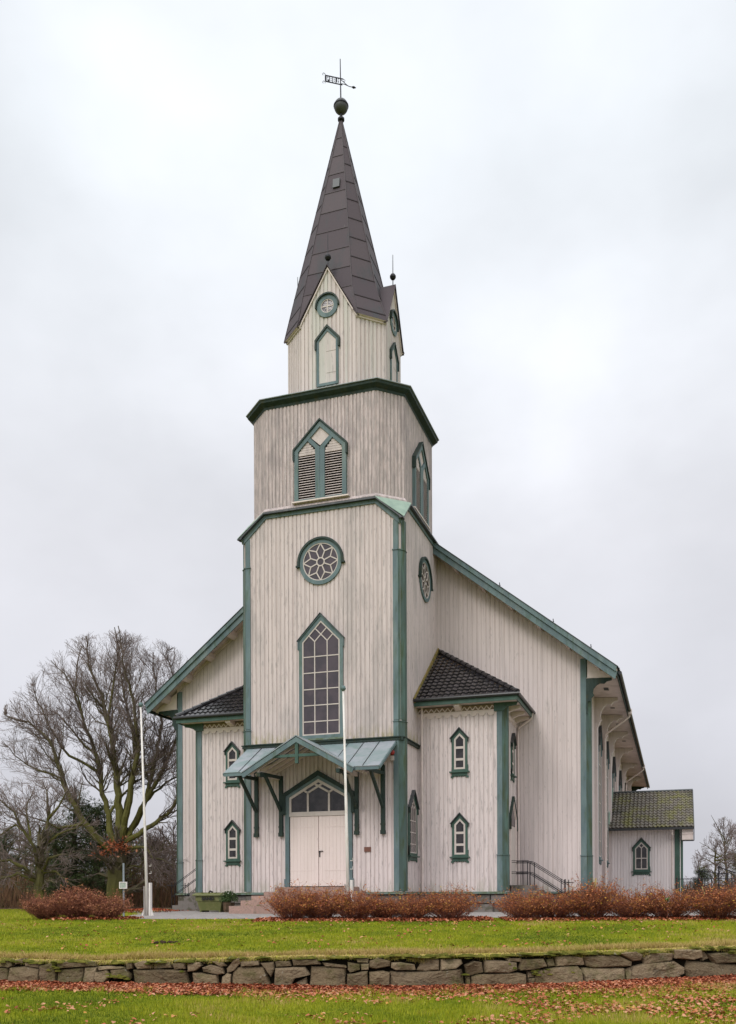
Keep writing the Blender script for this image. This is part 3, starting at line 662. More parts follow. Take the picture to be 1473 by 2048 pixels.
# roof slabs + soffit
for s in (-1, 1):
    m = MB(); y0, y1 = RK+.02, NE+.8
    def q(x, z, y): return Vector((s*x, y, z))
    prof = [(0, ZR-.02), (XE, rz(XE)-.02), (XE-.03, rz(XE)-.16), (0, ZR-.2)]
    n = m.vi(*[q(x, z, y0) for x, z in prof], *[q(x, z, y1) for x, z in prof])
    m.face([n, n+1, n+2, n+3]); m.face([n+4, n+5, n+6, n+7]); m.face([n+1, n+2, n+6, n+5]); m.face([n+2, n+3, n+7, n+6]); m.face([n, n+1, n+5, n+4])
    m.build('roof_deck', M_soffit, CH)
    # soffit boards under the rake
    m = MB()
    for i in range(9):
        xa = 2.6+i*.9; 
    L = (XE-3.0)
    nb = 6
    for i in range(nb):   # purlin ends carrying the rake
        x = 4.1+i*1.16
        if x > XE-.6: break
        z = rz(x)-.2
        m = MB(); m.prism([(s*(x-.09), NY, z-.02+.09*SL), (s*(x+.09), NY, z-.02-.09*SL), (s*(x+.09), NY, z-.24-.09*SL), (s*(x-.09), NY, z-.24+.09*SL)], (0, RK+.07-NY, 0)); m.build('purlin', M_white, CH)
    # wall plate moulding under the soffit
    m = MB(); m.prism([(s*3.2, NY-.03, rz(3.2)-.2), (s*(NW+.02), NY-.03, rz(NW)-.2), (s*(NW+.02), NY-.03, rz(NW)-.36), (s*3.2, NY-.03, rz(3.2)-.36)], (0, -.05, 0))
    m.build('verge_moulding', M_white, CH)
    # bargeboards in two tiers
    m = MB()
    def bb(y, d, t0, t1, x0=3.22, x1=XE):
        m.prism([(s*x0, y, rz(x0)+t1), (s*x1, y, rz(x1)+t1), (s*(x1-(t1-t0)*.25), y, rz(x1)+t0), (s*x0, y, rz(x0)+t0)], (0, -d, 0))
    bb(RK+.06, .05, -.42, -.12); bb(RK+.05, .11, -.13, .07)
    m.build('bargeboard', M_teal, CH)
    m = MB(); m.prism([(s*3.22, RK-.09, rz(3.22)+.072), (s*(XE+.05), RK-.09, rz(XE+.05)+.072), (s*(XE+.05), RK-.09, rz(XE+.05)+.10), (s*3.22, RK-.09, rz(3.22)+.10)], (0, .3, 0)); m.build('verge_flashing', M_lead, CH)
    # boxed return at the eave corner
    m = MB(); m.prism([(s*(NW+.05), NY-.02, ZE-.12), (s*(XE-.12), NY-.02, ZE-.16), (s*(XE-.12), NY-.02, ZE-.1), (s*(NW+.05), NY-.02, rz(NW)-.34)], (0, -.03, 0)); m.prism([(s*(NW-.05), NY-.04, ZE-.22), (s*(XE-.08), NY-.04, ZE-.22), (s*(XE-.08), NY-.04, ZE-.12), (s*(NW-.05), NY-.04, ZE-.12)], (0, .1, 0)); m.build('eave_return', M_white, CH)
    # eaves soffit along the side, slightly sloped
    m = MB(); m.prism([(s*(NW-.02), NY, ZE-.12), (s*(XE-.05), NY, ZE-.2), (s*(XE-.05), NE+.5, ZE-.2), (s*(NW-.02), NE+.5, ZE-.12)], (0, 0, .03))
    m.build('eave_soffit', M_soffit, CH)
    m = MB(); m.beam((s*(XE+.0), RK+.15, ZE-.19), (s*(XE+.0), NE+.75, ZE-.19), .05, .22); m.build('eave_fascia', M_dkgreen, CH)
    m = MB(); m.tube([(s*(XE+.10), RK+.2, ZE-.14), (s*(XE+.10), NE+.8, ZE-.14)], .075, 8); m.build('gutter', M_black, CH)
    # scrolled brackets and piers
    VB = [1.0]
    ys = [9.7, 13.9, 18.9, 24.8, 31.6, 39.2, 45.5]
    def bracket(y, t, parent=None, big=1.0):
        pr = [(NW, ZE-.14), (XE-.25, ZE-.2), (XE-.25, ZE-.33), (XE-.45, ZE-.38), (XE-.55, ZE-.50), (XE-.72, ZE-.47), (NW+.42, ZE-.55), (NW+.3, ZE-.75), (NW+.27, ZE-.98), (NW+.32, ZE-1.12), (NW+.22, ZE-1.26), (NW+.18, ZE-1.42), (NW, ZE-1.5)]
        m.prism([(s*x, y, ZE-.14+(z-ZE+.14)*VB[0]) for x, z in pr], (0, t, 0))
    for y in ys[:-1]:
        m = MB(); bracket(y-.16, .32); 
        if s > 0: m.box(s*NW, s*(NW+.14), y-.3, y+.3, .12, ZE-1.3) 
        else: m.box(s*(NW+.14), s*NW, y-.3, y+.3, .12, ZE-1.3)
        m.build('eave_bracket', M_nave, CH)
    VB[0] = .72; m = MB(); bracket(NY-.06, .12); m.box(min(s*NW, s*(NW+.06)), max(s*NW, s*(NW+.06)), NY-.065, NY+.28, ZE-1.6, ZE-.2); m.build('corner_bracket', M_dkgreen, CH)
    m = MB(); bracket(NE-.12, .12); m.build('corner_bracket', M_dkgreen, CH)
    for y in (7.6, 7.9, 12, 16.4, 22): 
        m = MB(); m.prism([(s*(NW+.55), y-.1, ZE-.165), (s*(NW+.75), y-.1, ZE-.18), (s*(NW+.75), y+.1, ZE-.18), (s*(NW+.55), y+.1, ZE-.165)], (0, 0, -.012)); m.build('soffit_vent', M_lead, CH)
    for y in (13.2, 33.4):
        m = MB(); m.tube([(s*(XE+.1), y, ZE-.2), (s*(XE+.08), y, ZE-.42), (s*(XE-.1), y, ZE-.55), (s*(NW+.22), y+.3, ZE-1.15), (s*(NW+.2), y+.3, ZE-1.4), (s*(NW+.2), y+.3, 0)], .05, 8); m.box(min(s*(XE+.02), s*(XE+.2)), max(s*(XE+.02), s*(XE+.2)), y-.15, y+.15, ZE-.3, ZE-.06); m.build('downpipe', M_white, CH, False)
    fr = N_r if s > 0 else N_l
    for y in (11.8, 16.6, 22.3, 28.6, 35.6): gwin(fr, s*(y-NY), .80, 1.62, 6.9, 7.85, .12, M_dkgreen if 0 else M_teal, ('grid3', [2.5, 3.4, 4.3, 5.2, 6.1]), glass=M_glassd)

# pantiles ---------------------------------------------------------------
def tiles(m, o, U, D, Nn, inside, nu, nd, tw=.25, tl=.34, samp=5, amp=.035):
    """o: eave corner, U along the eave, D up the slope; wavy rows that step over each other"""
    o = Vector(o); U = Vector(U).normalized(); D = Vector(D).normalized(); Nn = Vector(Nn).normalized()
    for r in range(nd):
        for c in range(nu):
            cu, cd = (c+.5)*tw, (r+.5)*tl
            if not inside(cu, cd): continue
            t = RND.random(); jd = RND.uniform(-.006, .006)
            pr = []
            for k in range(samp+1):
                x = k/samp; h = amp*(.5+.5*cos(2*pi*(x-.3)))**1.3
                pr.append((c*tw+x*tw, h))
            n = m.vi(*[o+U*u+D*(r*tl-.02+jd)+Nn*(h+.045) for u, h in pr], *[o+U*u+D*((r+1)*tl)+Nn*(h+.008) for u, h in pr], *[o+U*u+D*(r*tl-.02+jd)+Nn*(h*.9+.012) for u, h in pr])
            K_ = samp+1
            for k in range(samp):
                m.face([n+k, n+k+1, n+K_+k+1, n+K_+k], t); m.face([n+2*K_+k, n+2*K_+k+1, n+k+1, n+k], t*.5)
for s in (-1, 1):
    m = MB(); D = Vector((-s, 0, SL)).normalized(); Nn = Vector((s*SL, 0, 1)).normalized(); Lr = XE*sqrt(1+SL*SL)
    tiles(m, (s*(XE+.03), RK+.12, rz(XE)+.0), (0, 1, 0), D, Nn, lambda a, b: b < Lr, int(41.6/.3) if s > 0 else int(41.6/.6), int(Lr/.36), .3 if s > 0 else .6, .36, 3, .04)
    m.build('roof_tiles', M_tilen, CH)
for i, x in enumerate((6.0, 8.2, 9.7)):
    m = MB(); b = Vector((x, RK+.35, rz(x)+.05)); m.tube([b, b+Vector((-.02, 0, .28))], .018, 5); m.tube([b+Vector((0, -.12, .14)), b+Vector((0, .12, .2))], .014, 5); m.build('snow_hook', M_iron, CH)

# ------------------------------------------------------------------ wings beside the tower
WX, WY, GX, GY, ZW = 6.58, 2.33, 7.25, 1.72, 7.62
ZP = 10.45
for s in (-1, 1):
    W_f = FR((0, WY, 0), (1, 0, 0), (0, -1, 0)); W_s = FR((s*WX, WY, 0), (0, s, 0), (s, 0, 0))
    m = MB(); a, b = (3.2, WX) if s > 0 else (-WX, -3.2)
    clad(m, W_f, [(a, .1), (b, .1), (b, 7.35), (a, 7.35)], pitch=.18, w=.145, d=.019)
    clad(m, W_s, [(0, .1), (NY-WY, .1), (NY-WY, 7.35), (0, 7.35)] if s > 0 else [(-(NY-WY), .1), (0, .1), (0, 7.35), (-(NY-WY), 7.35)], pitch=.18, w=.145, d=.019)
    m.build('wing_wall', M_wing, CH)
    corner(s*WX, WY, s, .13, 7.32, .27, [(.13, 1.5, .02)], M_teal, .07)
    # lattice frieze and scallops
    m = MB(); n = 14
    m.fbox(W_f, a+.02, b-.24 if s > 0 else b-.02, 7.02, 7.14, 0, .045) if s > 0 else m.fbox(W_f, a+.24, b-.02, 7.02, 7.14, 0, .045)
    lo, hi = (a+.03, b-.26) if s > 0 else (a+.26, b-.03)
    for i in range(n):
        u = lo+(hi-lo)*i/n; u2 = lo+(hi-lo)*(i+1)/n; um = (u+u2)/2
        m.fbar(W_f, (u, 7.15), (um, 7.30), .035, .0, .05); m.fbar(W_f, (um, 7.30), (u2, 7.15), .035, .0, .048)
    ns = 9
    for i in range(ns):
        u = lo+(hi-lo)*(i+.5)/ns; m.fprism(W_f, [(u+.13*cos(t), 7.02+.10*sin(t)) for t in [pi+pi*j/8 for j in range(9)]], 0, .045)
    lo2, hi2 = (.25, NY-WY) if s > 0 else (-(NY-WY), -.25)
    m.fbox(W_s, lo2, hi2, 7.02, 7.14, 0, .045)
    for i in range(8):
        u = lo2+(hi2-lo2)*(i+.5)/8; m.fprism(W_s, [(u+.13*cos(t), 7.02+.10*sin(t)) for t in [pi+pi*j/8 for j in range(9)]], 0, .045)
    m.build('scalloped_frieze', M_white, CH)
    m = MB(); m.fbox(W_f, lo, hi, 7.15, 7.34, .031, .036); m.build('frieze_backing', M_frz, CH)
    # soffit, rafters ends
    m = MB(); m.prism([(s*3.2, WY, 7.37), (s*WX, WY, 7.37), (s*(GX-.02), GY+.02, 7.37), (s*3.2, GY+.02, 7.37)], (0, 0, .03)); m.prism([(s*WX, WY, 7.37), (s*WX, NY, 7.37), (s*(GX-.02), NY, 7.37), (s*(GX-.02), GY+.02, 7.37)], (0, 0, .03))
    m.build('eave_soffit', M_soffit, CH)
    m = MB()
    for y in (3.1, 4.3, 5.4): m = MB(); m.prism([(s*WX, y-.09, 7.365), (s*(GX-.1), y-.09, 7.365), (s*(GX-.1), y-.09, 7.25), (s*(WX+.3), y-.09, 7.2), (s*WX, y-.09, 7.08)], (0, .18, 0)); m.build('rafter_end', M_white, CH)
    m = MB(); m.prism([(s*4.9-.11, WY, 7.365), (s*4.9-.11, GY+.1, 7.365), (s*4.9-.11, GY+.1, 7.25), (s*4.9-.11, WY-.3, 7.2), (s*4.9-.11, WY, 7.15)], (.22, 0, 0))
    m.build('rafter_end', M_white, CH)
    m = MB(); m.prism([(s*3.24, GY-.02, 7.33), (s*(GX+.02), GY-.02, 7.33), (s*(GX+.02), GY-.02, 7.52), (s*3.24, GY-.02, 7.52)], (0, .05, 0)); m.prism([(s*(GX+.02), GY, 7.331), (s*(GX+.02), NY, 7.331), (s*(GX+.02), NY, 7.521), (s*(GX+.02), GY, 7.521)], (-s*.05, 0, 0))
    # scrolled green corner piece
    m.prism([(s*(WX-.3), WY-.05, 7.36), (s*(GX-.05), WY-.05, 7.36), (s*(GX-.1), WY-.05, 7.24), (s*(WX+.2), WY-.05, 7.2), (s*(WX+.05), WY-.05, 7.05), (s*(WX-.3), WY-.05, 7.05)], (0, -.05, 0))
    m.build('fascia', M_green, CH)
    m = MB(); m.tube([(s*3.25, GY-.08, 7.55), (s*(GX+.08), GY-.08, 7.55), (s*(GX+.08), NY, 7.55)], .065, 8); m.build('gutter', M_black, CH)
    # roof: two planes meeting on a hip
    T = Vector((s*3.2, NY, ZP)); C = Vector((s*(GX+.03), GY-.03, ZW-.06)); A0 = Vector((s*3.2, GY-.03, ZW-.06)); B0 = Vector((s*(GX+.03), NY, ZW-.06))
    m = MB(); m.prism([A0, C, T], (0, 0, -.05)); m.prism([C, B0, T], (0, 0, -.05)); m.build('roof_deck', M_wood, CH)
    m = MB(); dy = NY-GY; dz = ZP-ZW; L1 = sqrt(dy*dy+dz*dz); wx = GX-3.2
    tiles(m, A0, (s, 0, 0), (0, dy, dz), (0, -dz, dy), lambda a, b: b < L1 and a < wx*(1-b/L1)+.02, int(wx/.235)+1, int(L1/.32)+1, .235, .32)
    L2 = sqrt(wx*wx+dz*dz)
    tiles(m, B0, (0, -1, 0), (-s*wx, 0, dz), (s*dz, 0, wx), lambda a, b: b < L2 and a < dy*(1-b/L2)+.02, int(dy/.235)+1, int(L2/.32)+1, .235, .32)
    m.build('roof_tiles', M_tile, CH)
    m = MB(); e = (T-C); nseg = 15
    for i in range(nseg):
        p, q2 = C+e*(i/nseg)+Vector((0, 0, .06)), C+e*((i+1.12)/nseg)+Vector((0, 0, .05)); m.tube([p, q2], [.115, .09], 9, RND.random())
    m.build('hip_tiles', M_tile, CH)
    m = MB(); m.beam(Vector((s*3.27, GY-.06, ZW-.1)), Vector((s*3.27, NY-.05, ZP+.02)), .06, .26); m.build('wall_edge_board', M_orange, CH)
    # windows
    for zb in (4.80, 1.47): gwin(W_f, s*4.915, .305, zb, zb+1.30, zb+1.62, .085, M_green, ('rows', [zb+.47, zb+.93]), sash=.07, glass=M_glassd)
    gwin(W_s, s*(4.45-WY), .33, 4.82, 6.1, 6.45, .085, M_green, ('rows', [5.3, 5.8]), sash=.07, glass=M_glassd)
    # side door
    m = MB(); u = s*(4.45-WY); w2 = .72; po = [(-w2, .36), (w2, .36), (w2, 3.1), (0, 3.85), (-w2, 3.1)]; pin = inset(w2, .36, 3.1, 3.85, .09); pin[0] = (-w2+.09, .36); pin[1] = (w2-.09, .36)
    m.fring(W_s, off(po, u), off(pin, u), 0, .09); sd_ = m.build('side_door', M_white, CH)
    m = MB(); m.fring(W_s, off([(-w2-.08, 2.6), (-w2-.08, 3.14), (0, 3.98), (w2+.08, 3.14), (w2+.08, 2.6)], u), off([(-w2, 2.6), (-w2, 3.1), (0, 3.88), (w2, 3.1), (w2, 2.6)], u), 0, .12, closed=False); m.build('hood', M_dkgreen, sd_)
    m = MB(); m.fprism(W_s, off(pin, u), 0, .05); m.build('door_leaf', M_sash, sd_)
    m = MB(); m.fprism(W_s, off([(-.45, 2.75), (.45, 2.75), (.45, 3.05), (0, 3.5), (-.45, 3.05)], u), .05, .056); m.build('glass', M_glass, sd_)
    # downpipes
    m = MB(); m.tube([(s*3.42, GY+.5, 7.4), (s*3.42, WY-.13, 7.1), (s*3.42, WY-.1, 0)], .045, 8); m.tube([(s*(GX+.05), NY-.2, 7.5), (s*(GX+.0), NY-.2, 7.28), (s*(WX+.14), NY-.12, 6.95), (s*(WX+.1), NY-.1, 6.7), (s*(WX+.1), NY-.1, .0)], .045, 8); m.build('downpipe', M_white, CH)

# ------------------------------------------------------------------ foundation, plinth boards
def stones(m, a, b, z0, z1, nrm, rows_=2, w=(.6, 1.3), gap=.012, dep=.28):
    a = Vector(a); b = Vector(b); L = (b-a).length; d = (b-a)/L; nrm = Vector(nrm)
    for r in range(rows_):
        y = 0; h0 = z0+(z1-z0)*r/rows_; h1 = z0+(z1-z0)*(r+1)/rows_
        while y < L:
            ww = min(RND.uniform(*w), L-y)
            if L-y-ww < .25: ww = L-y
            e = RND.uniform(0, .05); o = RND.uniform(-.02, .02)
            p0 = a+d*(y+gap); p1 = a+d*(y+ww-gap)
            base = [p0+Vector((0, 0, h0+gap)), p1+Vector((0, 0, h0+gap+RND.uniform(-.01, .03)*r)), p1+Vector((0, 0, h1-gap)), p0+Vector((0, 0, h1-gap))]
            back = [q-nrm*dep for q in base]; fr_ = [q+nrm*(-.03+o) for q in base]
            cc = sum(fr_, Vector())/4
            inn = [q+(cc-q)*.10+nrm*(.04+e) for q in fr_]
            n = m.vi(*back, *fr_, *inn); t = RND.random()
            for A_, B_ in ((0, 4), (4, 8)):
                for i in range(4): j = (i+1) % 4; m.face([n+A_+i, n+A_+j, n+B_+j, n+B_+i], t)
            m.face([n+8, n+9, n+10, n+11], t); y += ww
m = MB(); G0 = -.74
stones(m, (-H-.02, -.03, 0), (-1.2, -.03, 0), G0, .0, (0, -1, 0)); stones(m, (1.2, -.03, 0), (H+.02, -.03, 0), G0, .0, (0, -1, 0))
m.build('foundation', M_stone, CH)
for s in (-1, 1):
    m = MB(); stones(m, (s*(H+.02), 0, 0), (s*(H+.02), WY, 0), G0, .0, (s, 0, 0)); stones(m, (s*3.2, WY-.03, 0), (s*(WX+.05), WY-.03, 0), G0, .0, (0, -1, 0)); stones(m, (s*(WX+.04), WY, 0), (s*(WX+.04), NY, 0), G0, .0, (s, 0, 0))
    stones(m, (s*WX, NY-.03, 0), (s*(NW+.05), NY-.03, 0), G0, .0, (0, -1, 0)); stones(m, (s*(NW+.04), NY, 0), (s*(NW+.04), NE, 0), G0, .0, (s, 0, 0)); m.build('foundation', M_stone, CH)
m = MB()
def plinth(a, b, nrm):
    a = Vector(a); b = Vector(b); nrm = Vector(nrm); m.prism([a+Vector((0, 0, .02)), b+Vector((0, 0, .02)), b+Vector((0, 0, .075)), a+Vector((0, 0, .075))], nrm*.15); m.prism([a+Vector((0, 0, .076)), b+Vector((0, 0, .076)), b+nrm*.148+Vector((0, 0, .08)), a+nrm*.148+Vector((0, 0, .08))], (0, 0, .025))
plinth((-H-.12, 0, 0), (-1.45, 0, 0), (0, -1, 0)); plinth((1.3, 0, 0), (H+.12, 0, 0), (0, -1, 0))
for s in (-1, 1):
    plinth((s*H, -.12, 0), (s*H, WY-.16, 0), (s, 0, 0)); plinth((s*3.2, WY, 0), (s*(WX+.15), WY, 0), (0, -1, 0)); plinth((s*WX, WY, 0), (s*WX, 3.6, 0), (s, 0, 0)); plinth((s*WX, NY, 0), (s*(NW+.15), NY, 0), (0, -1, 0)); plinth((s*NW, NY, 0), (s*NW, NE, 0), (s, 0, 0))
m.build('plinth_board', M_cap, CH)

m = MB(); m.box(-H+.08, H-.08, .08, 5, -.74, .08); m.box(-WX+.08, WX-.08, WY+.08, 6, -.74, .079); m.box(-NW+.08, NW-.08, NY+.08, NE-.1, -.74, .078)
m.build('foundation_core', M_stone, CH)
# front steps
m = MB()
zs_ = [-.70, -.40, -.20, -.02, .13, .30]; hw = [2.8, 2.48, 2.2, 1.85, 1.55]; fy = [-2.15, -1.82, -1.48, -1.13, -.78]
for i in range(5):
    x0 = -hw[i]-.05; x1 = hw[i]; n = [5, 4, 4, 3, 3][i]; c = [x0+(x1-x0)*(k+RND.uniform(-.1, .1)*(0 < k < n))/n for k in range(n+1)]
    for k in range(n): m.box(c[k]+.006, c[k+1]-.006, fy[i], -.04 if i == 4 else fy[i]+1.0, zs_[i]+(0 if i == 0 else .003), zs_[i+1], RND.random())
m.box(-hw[4]+.3, hw[4]-.3, -.6, -.04, -.6, .29)
m.build('entrance_steps', M_granite, CH)
# wing side steps, with handrails
for s in (-1, 1):
    m = MB(); m.box(min(s*6.66, s*7.5), max(s*6.66, s*7.5), 3.7, 5.2, -.7, .36)
    for i in range(5): m.box(min(s*(7.5+.3*i), s*(7.8+.3*i)), max(s*(7.5+.3*i), s*(7.8+.3*i)), 3.75, 5.15, -.7, .36-.2*(i+1))
    m.build('side_steps', M_stone, CH)
    for y in (3.85, 5.05):
        m = MB(); X = lambda x: s*x
        for x, zt in ((7.12, 1.33), (7.40, 1.30)): m.tube([(X(x), y, .36), (X(x), y, zt)], .018, 6)
        for x, zt in ((8.62, .52), (8.78, .5)): m.tube([(X(x), y, -.6), (X(x), y, zt+.08)], .018, 6)
        for dz in (0, -.065, -.45, -.51): m.tube([(X(6.66), y, 1.34+dz), (X(7.3), y, 1.34+dz), (X(7.45), y, 1.27+dz), (X(8.75), y, .43+dz)], .013, 5)
        m.tube([(X(8.7), y, .47), (X(9.0), y, .45)], .014, 5)
        m.build('handrail', M_iron, CH)

# ------------------------------------------------------------------ entrance canopy
CAN = empty('entrance_canopy', (0, 0, 0), CH)
yF = -2.1; zT, zB = 5.72, 4.53; xL, xR = -3.06, 3.02; xc = -.10; gw = 2.1
m = MB(); m2 = MB(); m3 = MB()
def lean(x): return None
# side lean-to sheets (behind the gable they are cut along the valley)
th = .035
for (x0, x1, sgn) in ((xL, xc, -1), (xc, xR, 1)):
    xo = xL if sgn < 0 else xR; xg = xc+sgn*gw
    # valley runs from the ridge against the wall down to the gable foot
    P = [Vector((xo, -.04, zT)), Vector((xo, yF, zB)), Vector((xg, yF, zB)), Vector((xc, -.04, zT))]
    nrm = Vector((0, -(zT-zB), -yF)).normalized()
    m.prism(P, nrm*th)
    for k in range(1, 4):
        t = k/4 if sgn < 0 else k/4
        xa = xo+(xg-xo)*0+(sgn*-1)*k*.62
        # seams run down the slope
        yend = yF
        if (xa-xg)*sgn < 0: 
            f_ = (xa-xc)/(xg-xc); yend = yF*max(0, min(1, f_))
        ze = zT+(zB-zT)*(yend/yF)
        m2.beam(Vector((xa, -.06, zT+.04)), Vector((xa, yend, ze+.045)), .022, .03)
    # gable roof slopes
    Q = [Vector((xc, yF-.12, zT+.03)), Vector((xg+sgn*.1, yF-.12, zB-.03)), Vector((xg+sgn*.1, yF+.1, zB-.03)), Vector((xc, -.05, zT+.03))]
    n2 = Vector((sgn*(zT-zB), 0, gw)).normalized(); m.prism(Q, n2*th)
    m3.prism([Vector((xc, yF-.1, zT)), Vector((xg+sgn*.1, yF-.1, zB-.05)), Vector((xg+sgn*.03, yF-.1, zB-.2)), Vector((xc, yF-.1, zT-.19))], (0, .06, 0))
    # front fascia of the lean-to and its outer verge
    m3.beam(Vector((xg, yF+.02, zB-.055)), Vector((xo, yF+.02, zB-.055)), .05, .1)
    m3.beam(Vector((xo+sgn*.01, -.05, zT-.045)), Vector((xo+sgn*.01, yF, zB-.045)), .045, .1)
m.build('roof_sheet', M_copper, CAN); m2.build('seams', M_lead, CAN); m3.build('fascia', M_teal, CAN)
m = MB(); m.beam((xL, -.05, zT+.085), (xR, -.05, zT+.085), .06, .07); m.build('wall_flashing', M_grey, CAN); m = MB()
for s in (-1, 1):
    for k in range(6): x = xc+s*(.35+k*.36); z = zT-.28-(abs(x-xc)/gw)*(zT-zB); 
    for yy in (-1.75, -1.25, -.75, -.28): m.beam((xc+s*.06, yy, zT-.16), (xc+s*(gw-.05), yy, zB-.0), .06, .1)
    m.beam((xc+s*1.6, -.1, zB-.0), (xc+s*1.6, yF+.1, zB-.0), .09, .14)
m.build('rafters', M_white, CAN)
# boarded underside
m = MB()
for sgn in (-1, 1):
    xo = xL if sgn < 0 else xR; xg = xc+sgn*gw
    m.prism([Vector((xo+sgn*-.03, -.06, zT-.06)), Vector((xo+sgn*-.03, yF+.03, zB-.05)), Vector((xg, yF+.03, zB-.05)), Vector((xc, -.06, zT-.06))], (0, 0, -.02))
m.build('underside_boards', M_soffit, CAN)
m = MB()
m.beam((xc, yF-.02, zT-.15), (xc, yF-.02, zT-.95), .12, .09, up=(0, 1, 0)); m.beam((xc-1.15, yF-.0, zT-.66), (xc+1.1, yF-.0, zT-.66), .08, .1)
m.build('king_post', M_green, CAN)
for x, z1 in ((-2.68, 4.85), (-1.63, 4.62), (1.48, 4.62), (2.52, 4.85)):
    m = MB(); m.box(x-.075, x+.075, -.14, -.035, 2.42, z1); m.box(x-.09, x+.09, -.17, -.036, 2.27, 2.419); m.box(x-.085, x+.085, -.155, -.036, 2.6, 2.68)
    m.beam((x, -.13, 3.28), (x, -1.58, 4.5), .10, .11); m.beam((x, -.1, 4.55), (x, yF+.15, 4.48), .11, .12)
    if abs(x) < 2: m.beam((x, yF+.35, 4.44), (x+(.5 if x > 0 else -.5)*-1*.0, yF-.05, 4.44), .14, .14)
    m.build('bracket', M_dkgreen, CAN)
m = MB(); m.fprism(F_f, [(1.76, 1.62), (2.02, 1.62), (2.02, 1.8), (1.76, 1.8)], .03, .06); setlabel(m.build('name_plaque', M_brown, CH), 'small brown plaque right of the door')
m = MB(); c = F_f.p(2.90, 5.30, .12); m.lathe(c, [(.01, -.1), (.07, -.07), (.1, 0), (.07, .07), (.01, .1)], 12); la = m.build('wall_lamp', M_red, CH, True)
m = MB(); m.fbox(F_f, 2.84, 2.96, 5.0, 5.17, .03, .14); m.build('lamp_base', M_sash, la)

# ------------------------------------------------------------------ side annex
AY, AX, AH = 18.7, 13.15, 2.8
A_f = FR((0, AY, 0), (1, 0, 0), (0, -1, 0)); A_e = FR((AX, AY+AH, 0), (0, 1, 0), (1, 0, 0)); AZ, AR = 3.52, 5.72
m = MB(); clad(m, A_f, [(NW, -.5), (AX, -.5), (AX, AZ-.02), (NW, AZ-.02)], pitch=.15, w=.12, d=.018)
clad(m, A_e, [(-AH, -.5), (AH, -.5), (AH, AZ), (0, AR-.1), (-AH, AZ)], pitch=.15, w=.12, d=.018)
m.poly([(NW, AY+2*AH, -.5), (AX, AY+2*AH, -.5), (AX, AY+2*AH, AZ), (NW, AY+2*AH, AZ)]); setlabel(m.build('annex_wall', M_annex, CH), 'clean white wall of the low side annex')
m = MB()
m.fbox(A_f, AX-.30, AX-.07, -.5, AZ-.02, .0, .05); m.prism([(AX-.068, AY-.05, -.5), (AX+.12, AY+.14, -.5), (AX+.12, AY+.3, -.5), (AX-.068, AY+.3, -.5)], (0, 0, AZ+.48)); m.fbox(A_e, -AH-.0, -AH+.3, -.5, AZ-.02, .0, .05); m.build('corner_board', M_green, CH)
gwin(A_f, 11.15, .43, 1.2, 2.46, 2.92, .1, M_green, ('cross', [1.9]), sash=.06, glass=M_glassd)
m = MB(); ey = AY-.62
sl = (AR-AZ)/(AH+.62-0)
for s in (0, 1):
    y0 = ey if s == 0 else 2*(AY+AH)-ey
    m.prism([(NW-.05, y0, AZ-.04), (AX+.62, y0, AZ-.04), (AX+.62, AY+AH, AR-.04), (NW-.05, AY+AH, AR-.04)], (0, 0, -.08))
m.build('annex_roof_deck', M_soffit, CH)
m = MB(); dy = AY+AH-ey; dz = AR-AZ; L1 = sqrt(dy*dy+dz*dz)
tiles(m, (NW-.02, ey-.04, AZ-.03), (1, 0, 0), (0, dy, dz), (0, -dz, dy), lambda a, b: b < L1, 21, int(L1/.30)+1, .209, .30, 7, .06)
at_ = m.build('annex_roof_tiles', [M_tilem], CH)
m = MB(); m.beam((NW, ey-.1, AZ-.1), (AX+.66, ey-.1, AZ-.1), .1, .12); m.beam((AX+.66, ey, AZ-.06), (AX+.66, AY+AH, AR-.02), .04, .2); m.beam((AX+.66, 2*(AY+AH)-ey, AZ-.06), (AX+.66, AY+AH, AR-.02), .04, .2)
m.box(AX+.64, AX+.68, ey-.02, ey+.25, AZ-.75, AZ-.1); m.box(AX+.1, AX+.64, ey+.02, ey+.05, AZ-.78, AZ-.72); m.build('annex_gutter', M_black, CH)
m = MB(); m.tube([(NW, AY+AH, AR+.03), (AX+.66, AY+AH, AR+.03)], .09, 8); m.build('annex_ridge', M_lead, CH)
m = MB(); m.box(AX+.06, AX+.62, ey+.06, AY+.3, AZ-.70, AZ-.12); m.box(AX+.062, AX+.63, ey+.03, AY+.1, AZ-.4, AZ-.32); m.build('annex_eave_box', M_white, CH)
m = MB(); m.tube([(AX-.42, ey, AZ-.1), (AX-.42, ey+.1, AZ-.4), (AX-.42, AY-.08, AZ-.65), (AX-.42, AY-.08, -.5)], .045, 8); m.build('downpipe', M_white, CH)
m = MB(); m.prism([(NW+.02, ey+.1, AZ-.1), (NW+.02, ey+.35, AZ+.85), (NW+.02, AY+AH, AR+.35), (NW+.02, AY+AH, AR-.1)], (.06, 0, 0)); m.build('roof_flashing', M_copperg, CH)
